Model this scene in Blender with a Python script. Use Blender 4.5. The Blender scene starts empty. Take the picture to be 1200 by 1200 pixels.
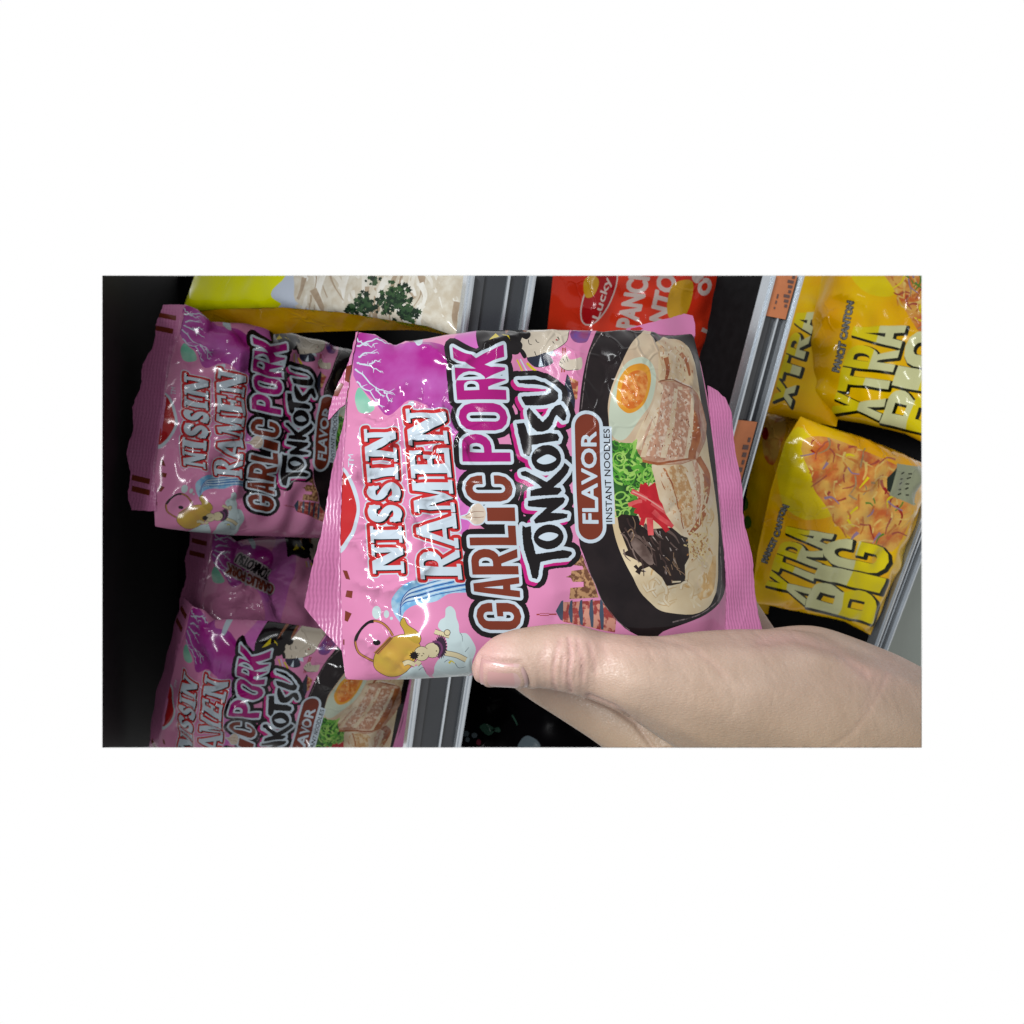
import bpy, bmesh, math, random
import numpy as np
from mathutils import Vector, Matrix
from mathutils.geometry import delaunay_2d_cdt
from mathutils.bvhtree import BVHTree

# ------------------------------------------------------------------ camera, light, exposure
scn = bpy.context.scene
COL = scn.collection
F = 753.0                      # focal length in photo pixels (1200 px wide picture)
# the phone was turned on its side: world up (+Z) points to the picture's left, shelf right (+X) to its top
_ex = np.array([0.157, 0.94, 0.295]); _ex /= np.linalg.norm(_ex)
_ez = np.array([-0.927, 0.037, 0.375]); _ez -= _ex * _ez.dot(_ex); _ez /= np.linalg.norm(_ez)
_ey = np.cross(_ez, _ex)
M3 = np.array([_ex, _ey, _ez])         # camera space -> world
C0 = np.array([0.0, 0.0, 1.30])
cam = bpy.data.cameras.new('camera')
cam.sensor_width = 36.0; cam.lens = 36.0 * F / 1200.0
cam.clip_start = 0.01; cam.clip_end = 50.0
cam_o = bpy.data.objects.new('camera', cam); COL.objects.link(cam_o)
_m = Matrix(M3.tolist()).to_4x4(); _m.translation = Vector(C0)
cam_o.matrix_world = _m
cam.dof.use_dof = True; cam.dof.focus_distance = .222; cam.dof.aperture_fstop = 22.0
scn.camera = cam_o

wd = bpy.data.worlds.new('World'); scn.world = wd; wd.use_nodes = True
bg = wd.node_tree.nodes['Background']
bg.inputs['Color'].default_value = (1, 1, 1, 1); bg.inputs['Strength'].default_value = 1.0

def lamp(name, loc, target, sx, sy, power, color=(.97, .99, 1.0)):
    l = bpy.data.lights.new(name, 'AREA'); l.shape = 'RECTANGLE'; l.size = sx; l.size_y = sy
    l.energy = power; l.color = color
    o = bpy.data.objects.new(name, l); COL.objects.link(o); o.location = loc
    o.rotation_euler = (Vector(target) - Vector(loc)).to_track_quat('-Z', 'Y').to_euler()
    return o
_w = lambda r, u, b: tuple(M3 @ np.array([r, u, b]) + C0)
l1 = lamp('added_near_lamp', _w(-.20, .13, .12), _w(.05, -.03, -.23), .26, .024, 1.6); l1.data.spread = math.radians(78)  # added lamp close to the held packet, lifts it above the shelf behind
l2 = lamp('added_near_lamp', _w(.10, .42, .06), _w(.04, .0, -.24), .30, .014, .32); l2.data.spread = math.radians(90)  # second added lamp, for the highlight along the packet's top edge

scn.view_settings.view_transform = 'Standard'; scn.view_settings.look = 'None'
scn.view_settings.exposure = 0.0; scn.view_settings.gamma = 1.0
scn.view_settings.use_curve_mapping = False

# ------------------------------------------------------------------ geometry helpers
def at(px, py, d):
    return M3 @ np.array([(px - 600) / F * d, -(py - 600) / F * d, -d]) + C0
def to_cam(P):
    return (np.asarray(P, float) - C0) @ M3
def proj(P):
    c = to_cam(P); return np.stack([600 + F * c[..., 0] / -c[..., 2], 600 - F * c[..., 1] / -c[..., 2]], -1)
def ray(px, py):
    return M3 @ np.array([(px - 600) / F, -(py - 600) / F, -1.0])

# only the piece of the shelf that the photograph shows is modelled: four planes bound it
BOUND = []
for nx, ny, c in ((1, 0, -(120 - 600) / F), (-1, 0, (1080 - 600) / F), (0, -1, (600 - 323) / F), (0, 1, (876 - 600) / F)):
    n = M3 @ np.array([nx, ny, -c]); BOUND.append(n / np.linalg.norm(n))

def clip_tris(V, N, T, mt):
    """cut a triangle sheet (world points V, normals N) at the bounds"""
    for n in BOUND:
        d = (V - C0) @ n
        if (d >= 0).all(): continue
        ins = d[T] >= 0; k = ins.sum(1)
        keepT = [T[k == 3]]; keepM = [mt[k == 3]]
        V = list(V); N = list(N); newT = []; newM = []
        cache = {}
        def cut(i, j):
            key = (min(i, j), max(i, j))
            if key not in cache:
                t = d[i] / (d[i] - d[j]); cache[key] = len(V)
                V.append(V[i] * (1 - t) + V[j] * t); nn = N[i] * (1 - t) + N[j] * t
                N.append(nn / (np.linalg.norm(nn) + 1e-12))
            return cache[key]
        for ti in np.where((k == 1) | (k == 2))[0]:
            tri = T[ti]; out = []
            for a in range(3):
                i, j = tri[a], tri[(a + 1) % 3]
                if d[i] >= 0: out.append(i)
                if (d[i] >= 0) != (d[j] >= 0): out.append(cut(i, j))
            for q in range(1, len(out) - 1):
                newT.append((out[0], out[q], out[q + 1])); newM.append(mt[ti])
        V = np.array(V); N = np.array(N)
        if newT: keepT.append(np.array(newT)); keepM.append(np.array(newM))
        T = np.concatenate(keepT); mt = np.concatenate(keepM)
    return V, N, T, mt

def clip_bm(bm, mw=None):
    """cut a solid (bmesh in world space unless mw is given) at the bounds and close it"""
    inv = mw.inverted() if mw else None
    for n in BOUND:
        co = Vector(C0); no = Vector(n)
        if mw: co = inv @ co; no = (mw.to_3x3().transposed() @ no).normalized()
        g = bm.verts[:] + bm.edges[:] + bm.faces[:]
        r = bmesh.ops.bisect_plane(bm, geom=g, plane_co=co, plane_no=no, clear_inner=True, dist=1e-6)
        ed = [e for e in r['geom_cut'] if isinstance(e, bmesh.types.BMEdge)]
        if ed: bmesh.ops.holes_fill(bm, edges=ed, sides=0)

def link(name, me, parent=None):
    o = bpy.data.objects.new(name, me); COL.objects.link(o)
    if parent: o.parent = parent
    return o
def tag(o, label, cat, group=None):
    o['label'] = label; o['category'] = cat
    if group: o['group'] = group
    return o
def empty(name, mw, label=None, cat=None, group=None):
    o = bpy.data.objects.new(name, None); COL.objects.link(o); o.empty_display_size = .02
    o.matrix_world = mw
    if label: tag(o, label, cat, group)
    return o
def bm_obj(name, bm, mats, parent=None, smooth=False, clip=True, mw=None):
    if clip: clip_bm(bm, mw)
    me = bpy.data.meshes.new(name); bm.to_mesh(me); bm.free()
    for m in (mats if isinstance(mats, (list, tuple)) else [mats]): me.materials.append(m)
    if smooth: me.polygons.foreach_set('use_smooth', [True] * len(me.polygons))
    return link(name, me, parent)

# ------------------------------------------------------------------ materials
def lin(c):
    c = np.asarray(c, float) / 255.0
    return np.where(c <= .04045, c / 12.92, ((c + .055) / 1.055) ** 2.4)
KF = 0.195                         # printed film: reflectance of the colours the eye reads as these sRGB values
MATS = {}
def film(name, c1, c2=None, scale=120.0, rough=.13, k=None, detail=3, stretch=None, lo=.35, hi=.65, crinkle=1.0, spec=.13, bumpk=0):
    """printed plastic film: flat ink (or two inks mottled by noise) under one thin glossy skin with fine crinkles"""
    if name in MATS: return MATS[name]
    k = KF if k is None else k
    m = bpy.data.materials.new(name); m.use_nodes = True; nt = m.node_tree; nd = nt.nodes; ln = nt.links
    b = nd['Principled BSDF']
    b.inputs['Roughness'].default_value = rough; b.inputs['Specular IOR Level'].default_value = spec
    tc = nd.new('ShaderNodeTexCoord')
    a = np.append(lin(c1) * k, 1)
    if c2 is None: b.inputs['Base Color'].default_value = a
    else:
        mp = nd.new('ShaderNodeMapping')
        if stretch: mp.inputs['Scale'].default_value = stretch
        ln.new(tc.outputs['Object'], mp.inputs['Vector'])
        nz = nd.new('ShaderNodeTexNoise'); nz.inputs['Scale'].default_value = scale; nz.inputs['Detail'].default_value = detail
        ln.new(mp.outputs['Vector'], nz.inputs['Vector'])
        rp = nd.new('ShaderNodeValToRGB'); rp.color_ramp.elements[0].position = lo; rp.color_ramp.elements[1].position = hi
        rp.color_ramp.elements[0].color = a; rp.color_ramp.elements[1].color = np.append(lin(c2) * k, 1)
        ln.new(nz.outputs['Fac'], rp.inputs['Fac']); ln.new(rp.outputs['Color'], b.inputs['Base Color'])
    # crinkles: thin ridges on a warped cell pattern, only in patches
    wz = nd.new('ShaderNodeTexNoise'); wz.inputs['Scale'].default_value = 45; wz.inputs['Detail'].default_value = 2
    ln.new(tc.outputs['Object'], wz.inputs['Vector'])
    mx = nd.new('ShaderNodeVectorMath'); mx.operation = 'MULTIPLY_ADD'
    mx.inputs[1].default_value = (.02, .02, .02); ln.new(wz.outputs['Color'], mx.inputs[0]); ln.new(tc.outputs['Object'], mx.inputs[2])
    vo = nd.new('ShaderNodeTexVoronoi'); vo.feature = 'DISTANCE_TO_EDGE'; vo.inputs['Scale'].default_value = 75
    ln.new(mx.outputs['Vector'], vo.inputs['Vector'])
    r2 = nd.new('ShaderNodeMapRange'); r2.inputs['From Max'].default_value = .09; r2.inputs['To Min'].default_value = 1; r2.inputs['To Max'].default_value = 0
    r2.interpolation_type = 'SMOOTHSTEP'
    ln.new(vo.outputs['Distance'], r2.inputs['Value'])
    pz = nd.new('ShaderNodeTexNoise'); pz.inputs['Scale'].default_value = 26; pz.inputs['Detail'].default_value = 1
    ln.new(tc.outputs['Object'], pz.inputs['Vector'])
    r3 = nd.new('ShaderNodeMapRange'); r3.inputs['From Min'].default_value = .53; r3.inputs['From Max'].default_value = .74
    ln.new(pz.outputs['Fac'], r3.inputs['Value'])
    mu = nd.new('ShaderNodeMath'); mu.operation = 'MULTIPLY'; ln.new(r2.outputs[0], mu.inputs[0]); ln.new(r3.outputs[0], mu.inputs[1])
    ad = nd.new('ShaderNodeMath'); ad.operation = 'MULTIPLY_ADD'; ad.inputs[1].default_value = .55
    ln.new(pz.outputs['Fac'], ad.inputs[0]); ln.new(mu.outputs[0], ad.inputs[2])
    bp = nd.new('ShaderNodeBump'); bp.inputs['Strength'].default_value = .5 * crinkle; bp.inputs['Distance'].default_value = .0006
    ln.new(ad.outputs[0], bp.inputs['Height']); ln.new(bp.outputs['Normal'], b.inputs['Normal'])
    MATS[name] = m
    return m

def plain(name, rgb, rough=.5, spec=.3, k=.5, noise=None, scale=200, metallic=0, bump=0, bscale=400, trans=0):
    if name in MATS: return MATS[name]
    m = bpy.data.materials.new(name); m.use_nodes = True; nt = m.node_tree; nd = nt.nodes; ln = nt.links
    b = nd['Principled BSDF']; c = lin(rgb) * k
    b.inputs['Roughness'].default_value = rough; b.inputs['Specular IOR Level'].default_value = spec
    b.inputs['Metallic'].default_value = metallic; b.inputs['Transmission Weight'].default_value = trans
    tc = nd.new('ShaderNodeTexCoord')
    nz = nd.new('ShaderNodeTexNoise'); nz.inputs['Scale'].default_value = scale; nz.inputs['Detail'].default_value = 4
    ln.new(tc.outputs['Object'], nz.inputs['Vector'])
    rp = nd.new('ShaderNodeValToRGB'); rp.color_ramp.elements[0].position = .3; rp.color_ramp.elements[1].position = .7
    v = .12 if noise is None else noise
    rp.color_ramp.elements[0].color = np.append(c * (1 - v), 1); rp.color_ramp.elements[1].color = np.append(c * (1 + v), 1)
    ln.new(nz.outputs['Fac'], rp.inputs['Fac']); ln.new(rp.outputs['Color'], b.inputs['Base Color'])
    if bump:
        n2 = nd.new('ShaderNodeTexNoise'); n2.inputs['Scale'].default_value = bscale; n2.inputs['Detail'].default_value = 3
        ln.new(tc.outputs['Object'], n2.inputs['Vector'])
        bp = nd.new('ShaderNodeBump'); bp.inputs['Strength'].default_value = bump; bp.inputs['Distance'].default_value = .0005
        ln.new(n2.outputs['Fac'], bp.inputs['Height']); ln.new(bp.outputs['Normal'], b.inputs['Normal'])
    MATS[name] = m
    return m

# ------------------------------------------------------------------ flat print: shapes are closed loops, even-odd
def area(p):
    x, y = p[:, 0], p[:, 1]; return .5 * np.sum(x * np.roll(y, -1) - np.roll(x, -1) * y)
def union(polys, eps=1e-4):
    """outline of several closed loops (or lists of loops, each list even-odd) laid over each other"""
    vs = []; es = []; ps = [q if isinstance(q, list) and np.ndim(q[0]) == 2 else [np.asarray(q, float)] for q in polys]
    for sh in ps:
        for p in sh:
            k = len(vs); n = len(p)
            es += [(k + i, k + (i + 1) % n) for i in range(n)]; vs += [Vector(q) for q in p]
    v, e, f, *_ = delaunay_2d_cdt(vs, es, [], 0, eps)
    VV = np.array([q[:] for q in v]); TT = np.array(f); of = np.zeros(len(f), bool); cen = VV[TT].mean(1)
    for sh in ps:
        lo = np.min([p.min(0) for p in sh], 0); hi = np.max([p.max(0) for p in sh], 0)
        sel = np.where(~of & (cen[:, 0] >= lo[0]) & (cen[:, 0] <= hi[0]) & (cen[:, 1] >= lo[1]) & (cen[:, 1] <= hi[1]))[0]
        if len(sel): of[sel] = inside(cen[sel], sh)
    TT = TT[of]; E = np.concatenate([TT[:, [0, 1]], TT[:, [1, 2]], TT[:, [2, 0]]]).astype(np.int64); nv = len(VV)
    cnt = E[~np.isin(E[:, 0] * nv + E[:, 1], E[:, 1] * nv + E[:, 0])].tolist()
    nxt = {}
    for i, j in cnt: nxt.setdefault(i, []).append(j)
    loops = []
    while nxt:
        s = next(iter(nxt)); lp = [s]; c = s
        while True:
            l = nxt.get(c)
            if not l: break
            n = l.pop()
            if not l: del nxt[c]
            if n == s: break
            lp.append(n); c = n
        if len(lp) > 2: loops.append(np.array([v[i][:] for i in lp]))
    return loops
def disc(c, r, n=10, ry=None, rot=0):
    a = np.arange(n) * 2 * np.pi / n; x = np.cos(a) * r; y = np.sin(a) * (r if ry is None else ry)
    return np.stack([c[0] + x * math.cos(rot) - y * math.sin(rot), c[1] + x * math.sin(rot) + y * math.cos(rot)], 1)
def grow(loops, r, fill=True):
    """loops (even-odd) grown outwards by r with round corners"""
    bands = [list(loops)] if fill else []
    loops = [np.asarray(l, float) for l in loops]; bands = [loops] if fill else []
    for l in loops:
        ps = []
        for a, b in zip(l, np.roll(l, -1, 0)):
            t = b - a; L = np.linalg.norm(t)
            if L < 1e-6: continue
            n = np.array([-t[1], t[0]]) / L * r
            ps.append(np.array([a - n, b - n, b + n, a + n])); ps.append(disc(a, r, 10))
        if ps: bands.append(union(ps))
    return union(bands)
def fillpolys(loops):
    """triangles that cover an even-odd shape"""
    vs = []; es = []
    for l in loops:
        k = len(vs); n = len(l); vs += [Vector(q) for q in l]; es += [(k + i, k + (i + 1) % n) for i in range(n)]
    v, e, f, *_ = delaunay_2d_cdt(vs, es, [], 0, 1e-4)
    V = np.array([q[:] for q in v]); out = []
    c = V[np.array(f)].mean(1); ins = inside(c, loops)
    return [V[list(t)] for t, i in zip(f, ins) if i]
def inside(P, loops):
    r = np.zeros(len(P), bool)
    for l in loops:
        l = np.asarray(l); lo = l.min(0); hi = l.max(0)
        sel = np.where((P[:, 0] >= lo[0]) & (P[:, 0] <= hi[0]) & (P[:, 1] >= lo[1]) & (P[:, 1] <= hi[1]))[0]
        if not len(sel): continue
        x = P[sel, 0]; y = P[sel, 1]; c = np.zeros(len(sel), bool)
        for (x0, y0), (x1, y1) in zip(l, np.roll(l, -1, 0)):
            if y0 == y1: continue
            c ^= ((y0 > y) != (y1 > y)) & (x < (x1 - x0) * (y - y0) / (y1 - y0) + x0)
        r[sel] ^= c
    return r
def curve(pts, n=6, closed=False):
    """smooth line through points (Catmull-Rom)"""
    p = np.asarray(pts, float); out = []
    m = len(p)
    for i in range(m if closed else m - 1):
        if closed: a, b, c, d = p[(i - 1) % m], p[i], p[(i + 1) % m], p[(i + 2) % m]
        else: a, b, c, d = p[max(i - 1, 0)], p[i], p[i + 1], p[min(i + 2, m - 1)]
        for t in np.arange(n) / n:
            out.append(.5 * ((2 * b) + (c - a) * t + (2 * a - 5 * b + 4 * c - d) * t * t + (3 * b - a - 3 * c + d) * t ** 3))
    if not closed: out.append(p[-1])
    return np.array(out)
def blob(pts, n=4): return [curve(pts, n, True)]
def stroke(pts, w, w1=None, n=5, smooth=True):
    """a line of width w (tapering to w1) as one loop"""
    p = curve(pts, n) if smooth and len(pts) > 2 else np.asarray(pts, float)
    t = np.gradient(p, axis=0); t /= np.linalg.norm(t, axis=1)[:, None] + 1e-9
    nn = np.stack([-t[:, 1], t[:, 0]], 1); w1 = w if w1 is None else w1
    ww = np.linspace(w, w1, len(p))[:, None] / 2
    return np.concatenate([p + nn * ww, (p - nn * ww)[::-1]])
def zz(ox, oy, s, pts): return [(ox + x / s, oy + y / s) for x, y in pts]

# glyphs in a unit box
def arc(cx, cy, rx, ry, a0, a1, n=7):
    a = np.radians(np.linspace(a0, a1, n)); return [(cx + rx * math.cos(t), cy + ry * math.sin(t)) for t in a]
def rect(x0, y0, x1, y1): return [(x0, y0), (x1, y0), (x1, y1), (x0, y1)]
_Ccore = arc(.5, .26, .17, .1, 360, 180) + arc(.5, .74, .17, .1, 180, 0) + [(.67, .62), (1, .62)]
_Pout = [(0, 0), (.33, 0), (.33, .38), (.55, .38)] + arc(.55, .69, .45, .31, -90, 90, 9) + [(0, 1)]
_Phole = [(.33, .54), (.5, .54)] + arc(.5, .69, .17, .15, -90, 90) + [(.33, .84)]
SANS = {
 'O': [arc(.5, .72, .5, .28, 0, 180) + arc(.5, .28, .5, .28, 180, 360), arc(.5, .74, .17, .1, 0, 180) + arc(.5, .26, .17, .1, 180, 360)],
 'C': [arc(.5, .72, .5, .28, 0, 180) + arc(.5, .28, .5, .28, 180, 360) + [(1, .38), (.67, .38)] + _Ccore],
 'G': [arc(.5, .72, .5, .28, 0, 180) + arc(.5, .28, .5, .28, 180, 360) + [(1, .53), (.5, .53), (.5, .39), (.67, .39)] + _Ccore],
 'A': [[(0, 0), (.32, 0), (.38, .2), (.62, .2), (.68, 0), (1, 0), (.7, 1), (.3, 1)], [(.42, .36), (.58, .36), (.5, .78)]],
 'L': [[(0, 0), (1, 0), (1, .17), (.4, .17), (.4, 1), (0, 1)]],
 'I': [rect(0, 0, 1, 1)],
 'P': [_Pout, _Phole],
 'K': [[(0, 0), (.33, 0), (.33, .28), (.42, .4), (.64, 0), (1, 0), (.62, .56), (1, 1), (.64, 1), (.33, .58), (.33, 1), (0, 1)]],
 'T': [[(.32, 0), (.68, 0), (.68, .82), (1, .82), (1, 1), (0, 1), (0, .82), (.32, .82)]],
 'N': [[(0, 0), (.3, 0), (.3, .55), (.68, 0), (1, 0), (1, 1), (.7, 1), (.7, .45), (.32, 1), (0, 1)]],
 'X': [[(0, 0), (.34, 0), (.5, .32), (.66, 0), (1, 0), (.68, .5), (1, 1), (.66, 1), (.5, .68), (.34, 1), (0, 1), (.32, .5)]],
 'B': [[(0, 0), (.6, 0)] + arc(.6, .27, .4, .27, -90, 60) + [(.78, .52)] + arc(.58, .77, .4, .23, -30, 90) + [(0, 1)], rect(.32, .16, .64, .4), rect(.32, .62, .62, .84)],
}
SANS['R'] = [[(0, 0), (.33, 0), (.33, .36), (.42, .36), (.66, 0), (1, 0), (.7, .41)] + arc(.55, .69, .45, .31, -60, 90, 8) + [(0, 1)], _Phole]
_sp = curve([(.82, .74), (.74, .86), (.5, .9), (.26, .84), (.2, .7), (.34, .57), (.62, .45), (.8, .3), (.72, .14), (.48, .09), (.24, .15), (.16, .28)], 4)
SERIF = {
 'I': [rect(.22, 0, .78, 1), rect(0, 0, 1, .1), rect(0, .9, 1, 1)],
 'N': [rect(.12, 0, .28, 1), rect(.72, 0, .88, 1), [(.1, 1), (.42, 1), (.9, 0), (.64, 0)], rect(0, 0, .4, .1), rect(0, .9, .4, 1), rect(.6, .9, 1, 1)],
 'S': [stroke(_sp, .27, .27, smooth=False), rect(.74, .64, .9, .98), rect(.08, .02, .24, .36)],
 'R': [rect(.12, 0, .4, 1), rect(0, 0, .5, .1), [(0, .9), (0, 1), (.55, 1)] + arc(.55, .72, .36, .28, 90, -90) + [(.4, .44), (.4, .54), (.5, .54)] + arc(.5, .72, .13, .18, -90, 90) + [(.4, .9)],
       [(.4, .5), (.6, .5), (.9, .1), (1, .1), (1, 0), (.72, 0)]],
 'A': [[(.06, 0), (.2, 0), (.54, .86), (.5, 1), (.42, 1)], [(.42, 1), (.6, 1), (.96, 0), (.66, 0)], rect(.25, .26, .7, .36), rect(0, 0, .32, .1), rect(.58, 0, 1, .1)],
 'M': [rect(.09, 0, .2, 1), rect(.68, 0, .92, 1), [(.06, 1), (.34, 1), (.58, .2), (.46, 0)], [(.46, 0), (.58, .2), (.8, 1), (.68, 1)], rect(0, 0, .3, .1), rect(.58, 0, 1, .1), rect(0, .9, .3, 1), rect(.7, .9, 1, 1)],
 'E': [rect(.14, 0, .46, 1), rect(0, 0, .5, .1), rect(0, .9, .5, 1), rect(.3, .0, .95, .13), rect(.3, .87, .92, 1), rect(.3, .44, .74, .56), rect(.83, 0, .97, .32), rect(.8, .7, .94, 1), rect(.66, .34, .78, .66)],
}
SERIF = {k: union(v, 1e-5) for k, v in SERIF.items()}
def subdiv(l, h):
    l = np.asarray(l, float); out = []
    for a, b in zip(l, np.roll(l, -1, 0)):
        n = max(1, int(math.ceil(np.linalg.norm(b - a) / h)))
        out += [a + (b - a) * i / n for i in range(n)]
    return np.array(out)
def quad_map(q, P):
    """unit box -> quad with corners baseline start, baseline end, top start, top end"""
    B0, B1, T0, T1 = [np.asarray(c, float) for c in q]; P = np.asarray(P, float); s = P[:, :1]; t = P[:, 1:2]
    return (B0 * (1 - s) + B1 * s) * (1 - t) + (T0 * (1 - s) + T1 * s) * t
def set_line(font, q, cells, y0, y1):
    """letters of a line that runs up the picture; cells = (letter, y start, y end)"""
    out = []
    for ch, a, b in cells:
        sa = (y0 - a) / (y0 - y1); sb = (y0 - b) / (y0 - y1)
        for l in font[ch]:
            l = subdiv(l, .12); l[:, 0] = sa + l[:, 0] * (sb - sa)
            out.append(quad_map(q, l))
    return out
def typed(text, q, bold=0.0):
    """a run of plain sans type fitted into a quad"""
    cu = bpy.data.curves.new('type', 'FONT'); cu.body = text; cu.resolution_u = 3
    o = bpy.data.objects.new('type', cu); COL.objects.link(o)
    me = o.evaluated_get(bpy.context.evaluated_depsgraph_get()).to_mesh()
    V = np.array([v.co[:2] for v in me.vertices]); polys = [V[list(p.vertices)] for p in me.polygons]
    bpy.data.objects.remove(o); bpy.data.curves.remove(cu)
    loops = union(polys, 1e-5)
    A = np.concatenate(loops); lo = A.min(0); hi = A.max(0)
    loops = [quad_map(q, (l - lo) / (hi - lo)) for l in loops]
    return grow(loops, bold) if bold else loops

def planar(domain, shapes, step):
    """one sheet of triangles cut along every printed outline; each triangle takes its topmost ink.
    domain: loops, shapes: list of (material index, loops) bottom to top"""
    vs = []; es = []
    def add(l):
        l = subdiv(l, step * 1.1); k = len(vs); n = len(l)
        vs.extend(l); es.extend((k + i, k + (i + 1) % n) for i in range(n))
    for l in domain: add(l)
    for _, lp in shapes:
        for l in lp: add(l)
    A = np.concatenate(domain); lo = A.min(0); hi = A.max(0)
    rng = np.random.default_rng(5)
    gx, gy = np.meshgrid(np.arange(lo[0], hi[0], step), np.arange(lo[1], hi[1], step))
    G = np.stack([gx.ravel(), gy.ravel()], 1) + rng.uniform(-.2, .2, (gx.size, 2)) * step
    G = G[inside(G, domain)]
    allv = [Vector(p) for p in vs] + [Vector(p) for p in G]
    v, e, f, *_ = delaunay_2d_cdt(allv, es, [], 0, 1e-4)
    V = np.array([q[:] for q in v]); T = np.array([list(t) for t in f if len(t) == 3])
    c = V[T].mean(1); ok = inside(c, domain); T = T[ok]; c = c[ok]
    mt = np.zeros(len(T), int)
    for mi, lp in shapes: mt[inside(c, lp)] = mi
    a = V[T]; ar = (a[:, 1, 0] - a[:, 0, 0]) * (a[:, 2, 1] - a[:, 0, 1]) - (a[:, 2, 0] - a[:, 0, 0]) * (a[:, 1, 1] - a[:, 0, 1])
    T[ar < 0] = T[ar < 0][:, ::-1]
    return V, T, mt

def tri_mesh(name, V, N, T, mt, mats, parent=None, flip=False):
    """V, N in the parent's space"""
    used = np.unique(T); re = -np.ones(len(V), int); re[used] = np.arange(len(used))
    V = V[used]; N = N[used]; T = re[T]
    if flip: T = T[:, ::-1]
    me = bpy.data.meshes.new(name)
    me.from_pydata(V.tolist(), [], T.tolist())
    mi = np.unique(mt); lut = {m: i for i, m in enumerate(mi)}
    for m in mi: me.materials.append(mats[m])
    me.polygons.foreach_set('material_index', [lut[m] for m in mt])
    me.polygons.foreach_set('use_smooth', [True] * len(T))
    me.update()
    me.normals_split_custom_set_from_vertices(N.tolist())
    return link(name, me, parent)
# ------------------------------------------------------------------ packets
class Surf:
    """front of a filled film packet: a flat frame (origin O, axes U, V, N) and a swelling height over it, in metres"""
    def __init__(s, O, U, V, left, right, top, bottom, H0=.015, rs=.016, re=.03, creases=(), seed=0, wav=.0005):
        s.O = np.asarray(O); s.U = np.asarray(U); s.V = np.asarray(V); s.N = np.cross(s.U, s.V)
        s.H0, s.rs, s.re = H0, rs, re
        s.left, s.right, s.top, s.bottom = left, right, top, bottom    # functions of the other axis
        s.cr = creases
        rng = np.random.default_rng(seed); s.wav = wav
        s.w = [(rng.uniform(120, 420), rng.uniform(0, 2 * np.pi), rng.uniform(0, 6.3), rng.uniform(.4, 1)) for _ in range(9)]
    def frame(s):
        m = Matrix(np.stack([s.U, s.V, s.N], 1).tolist()).to_4x4(); m.translation = Vector(s.O); return m
    def edge(s, q):
        u, v = q[:, 0], q[:, 1]
        L = np.clip((s.left(u) - v) / s.re, 0, 1); R = np.clip((v - s.right(u)) / s.re, 0, 1)
        T = np.clip((s.top(v) - u) / s.rs, 0, 1); B = np.clip((u - s.bottom(v)) / s.rs, 0, 1)
        g = lambda x: np.sqrt(np.clip(1 - (1 - x) ** 2, 0, 1)); e = lambda x: x * (2 - x) * (.75 + .25 * x)
        return g(T) * g(B) * e(L) * e(R)
    def height(s, q, wr=True):
        q = np.asarray(q, float); g = s.edge(q); h = s.H0 * g
        if not wr: return h
        u, v = q[:, 0], q[:, 1]; n = np.zeros(len(q))
        for f, a, p, k in s.w: n += k * np.sin(f * (u * math.cos(a) + v * math.sin(a)) + p + 1.3 * np.sin(f * .37 * (u * math.sin(a) - v * math.cos(a)) + 2 * p))
        ge = np.clip(g * 3, 0, 1)
        h = h + s.wav * n * .5 * ge
        for pts, amp, w in s.cr:
            d = np.full(len(q), 1.0); al = np.zeros(len(q))
            for a, b in zip(pts[:-1], pts[1:]):
                t = b - a; L2 = t @ t
                k = np.clip(((q - a) @ t) / L2, 0, 1); dd = np.linalg.norm(q - a - k[:, None] * t, axis=1)
                d = np.minimum(d, dd)
            h = h + amp * np.exp(-(d / w) ** 1.3) * ge
        return h
    def local(s, q, off=0.0):
        return np.concatenate([q, (s.height(q) + off)[:, None]], 1)
    def normals(s, q, e=.0002):
        hx = (s.height(q + [e, 0]) - s.height(q - [e, 0])) / (2 * e); hy = (s.height(q + [0, e]) - s.height(q - [0, e])) / (2 * e)
        n = np.stack([-np.clip(hx, -4, 4), -np.clip(hy, -4, 4), np.ones(len(q))], 1); return n / np.linalg.norm(n, axis=1)[:, None]
    def world(s, L): return s.O + L[:, :1] * s.U + L[:, 1:2] * s.V + L[:, 2:] * s.N
    def px2local(s, P, bulge=True):
        """picture points that lie on this packet -> its own flat coordinates"""
        P = np.asarray(P, float).reshape(-1, 2); h = np.zeros(len(P))
        D = np.stack([(P[:, 0] - 600) / F, -(P[:, 1] - 600) / F, -np.ones(len(P))], 1) @ M3.T
        for _ in range(8 if bulge else 1):
            t = ((s.O - C0) @ s.N + h) / (D @ s.N)
            X = C0 + D * t[:, None] - s.O; q = np.stack([X @ s.U, X @ s.V], 1)
            if bulge: h = .5 * h + .5 * s.height(q, False)
        return q

def px_plane(corners, d=None, scale=None):
    """frame of a flat rectangle from its four picture corners (top-left, top-right, bottom-right, bottom-left as pictured)"""
    R = [ray(*c) for c in corners]
    A = np.stack([R[0], -R[1], R[2], -R[3]], 1); vt = np.linalg.svd(A)[2]; k = vt[-1]; k = k / k.mean() * d
    P = [R[i] * k[i] + C0 for i in range(4)]
    U = (P[0] + P[1]) - (P[3] + P[2]); U /= np.linalg.norm(U)
    V = (P[0] + P[3]) - (P[1] + P[2]); V -= U * (V @ U); V /= np.linalg.norm(V)
    return sum(P) / 4, U, V
def side(pts, ax):
    """boundary curve as a function: ax=0 gives v(u), ax=1 gives u(v)"""
    p = np.asarray(pts); p = p[np.argsort(p[:, ax])]
    return (lambda x, p=p, ax=ax: np.interp(x, p[:, ax], p[:, 1 - ax]))

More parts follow.
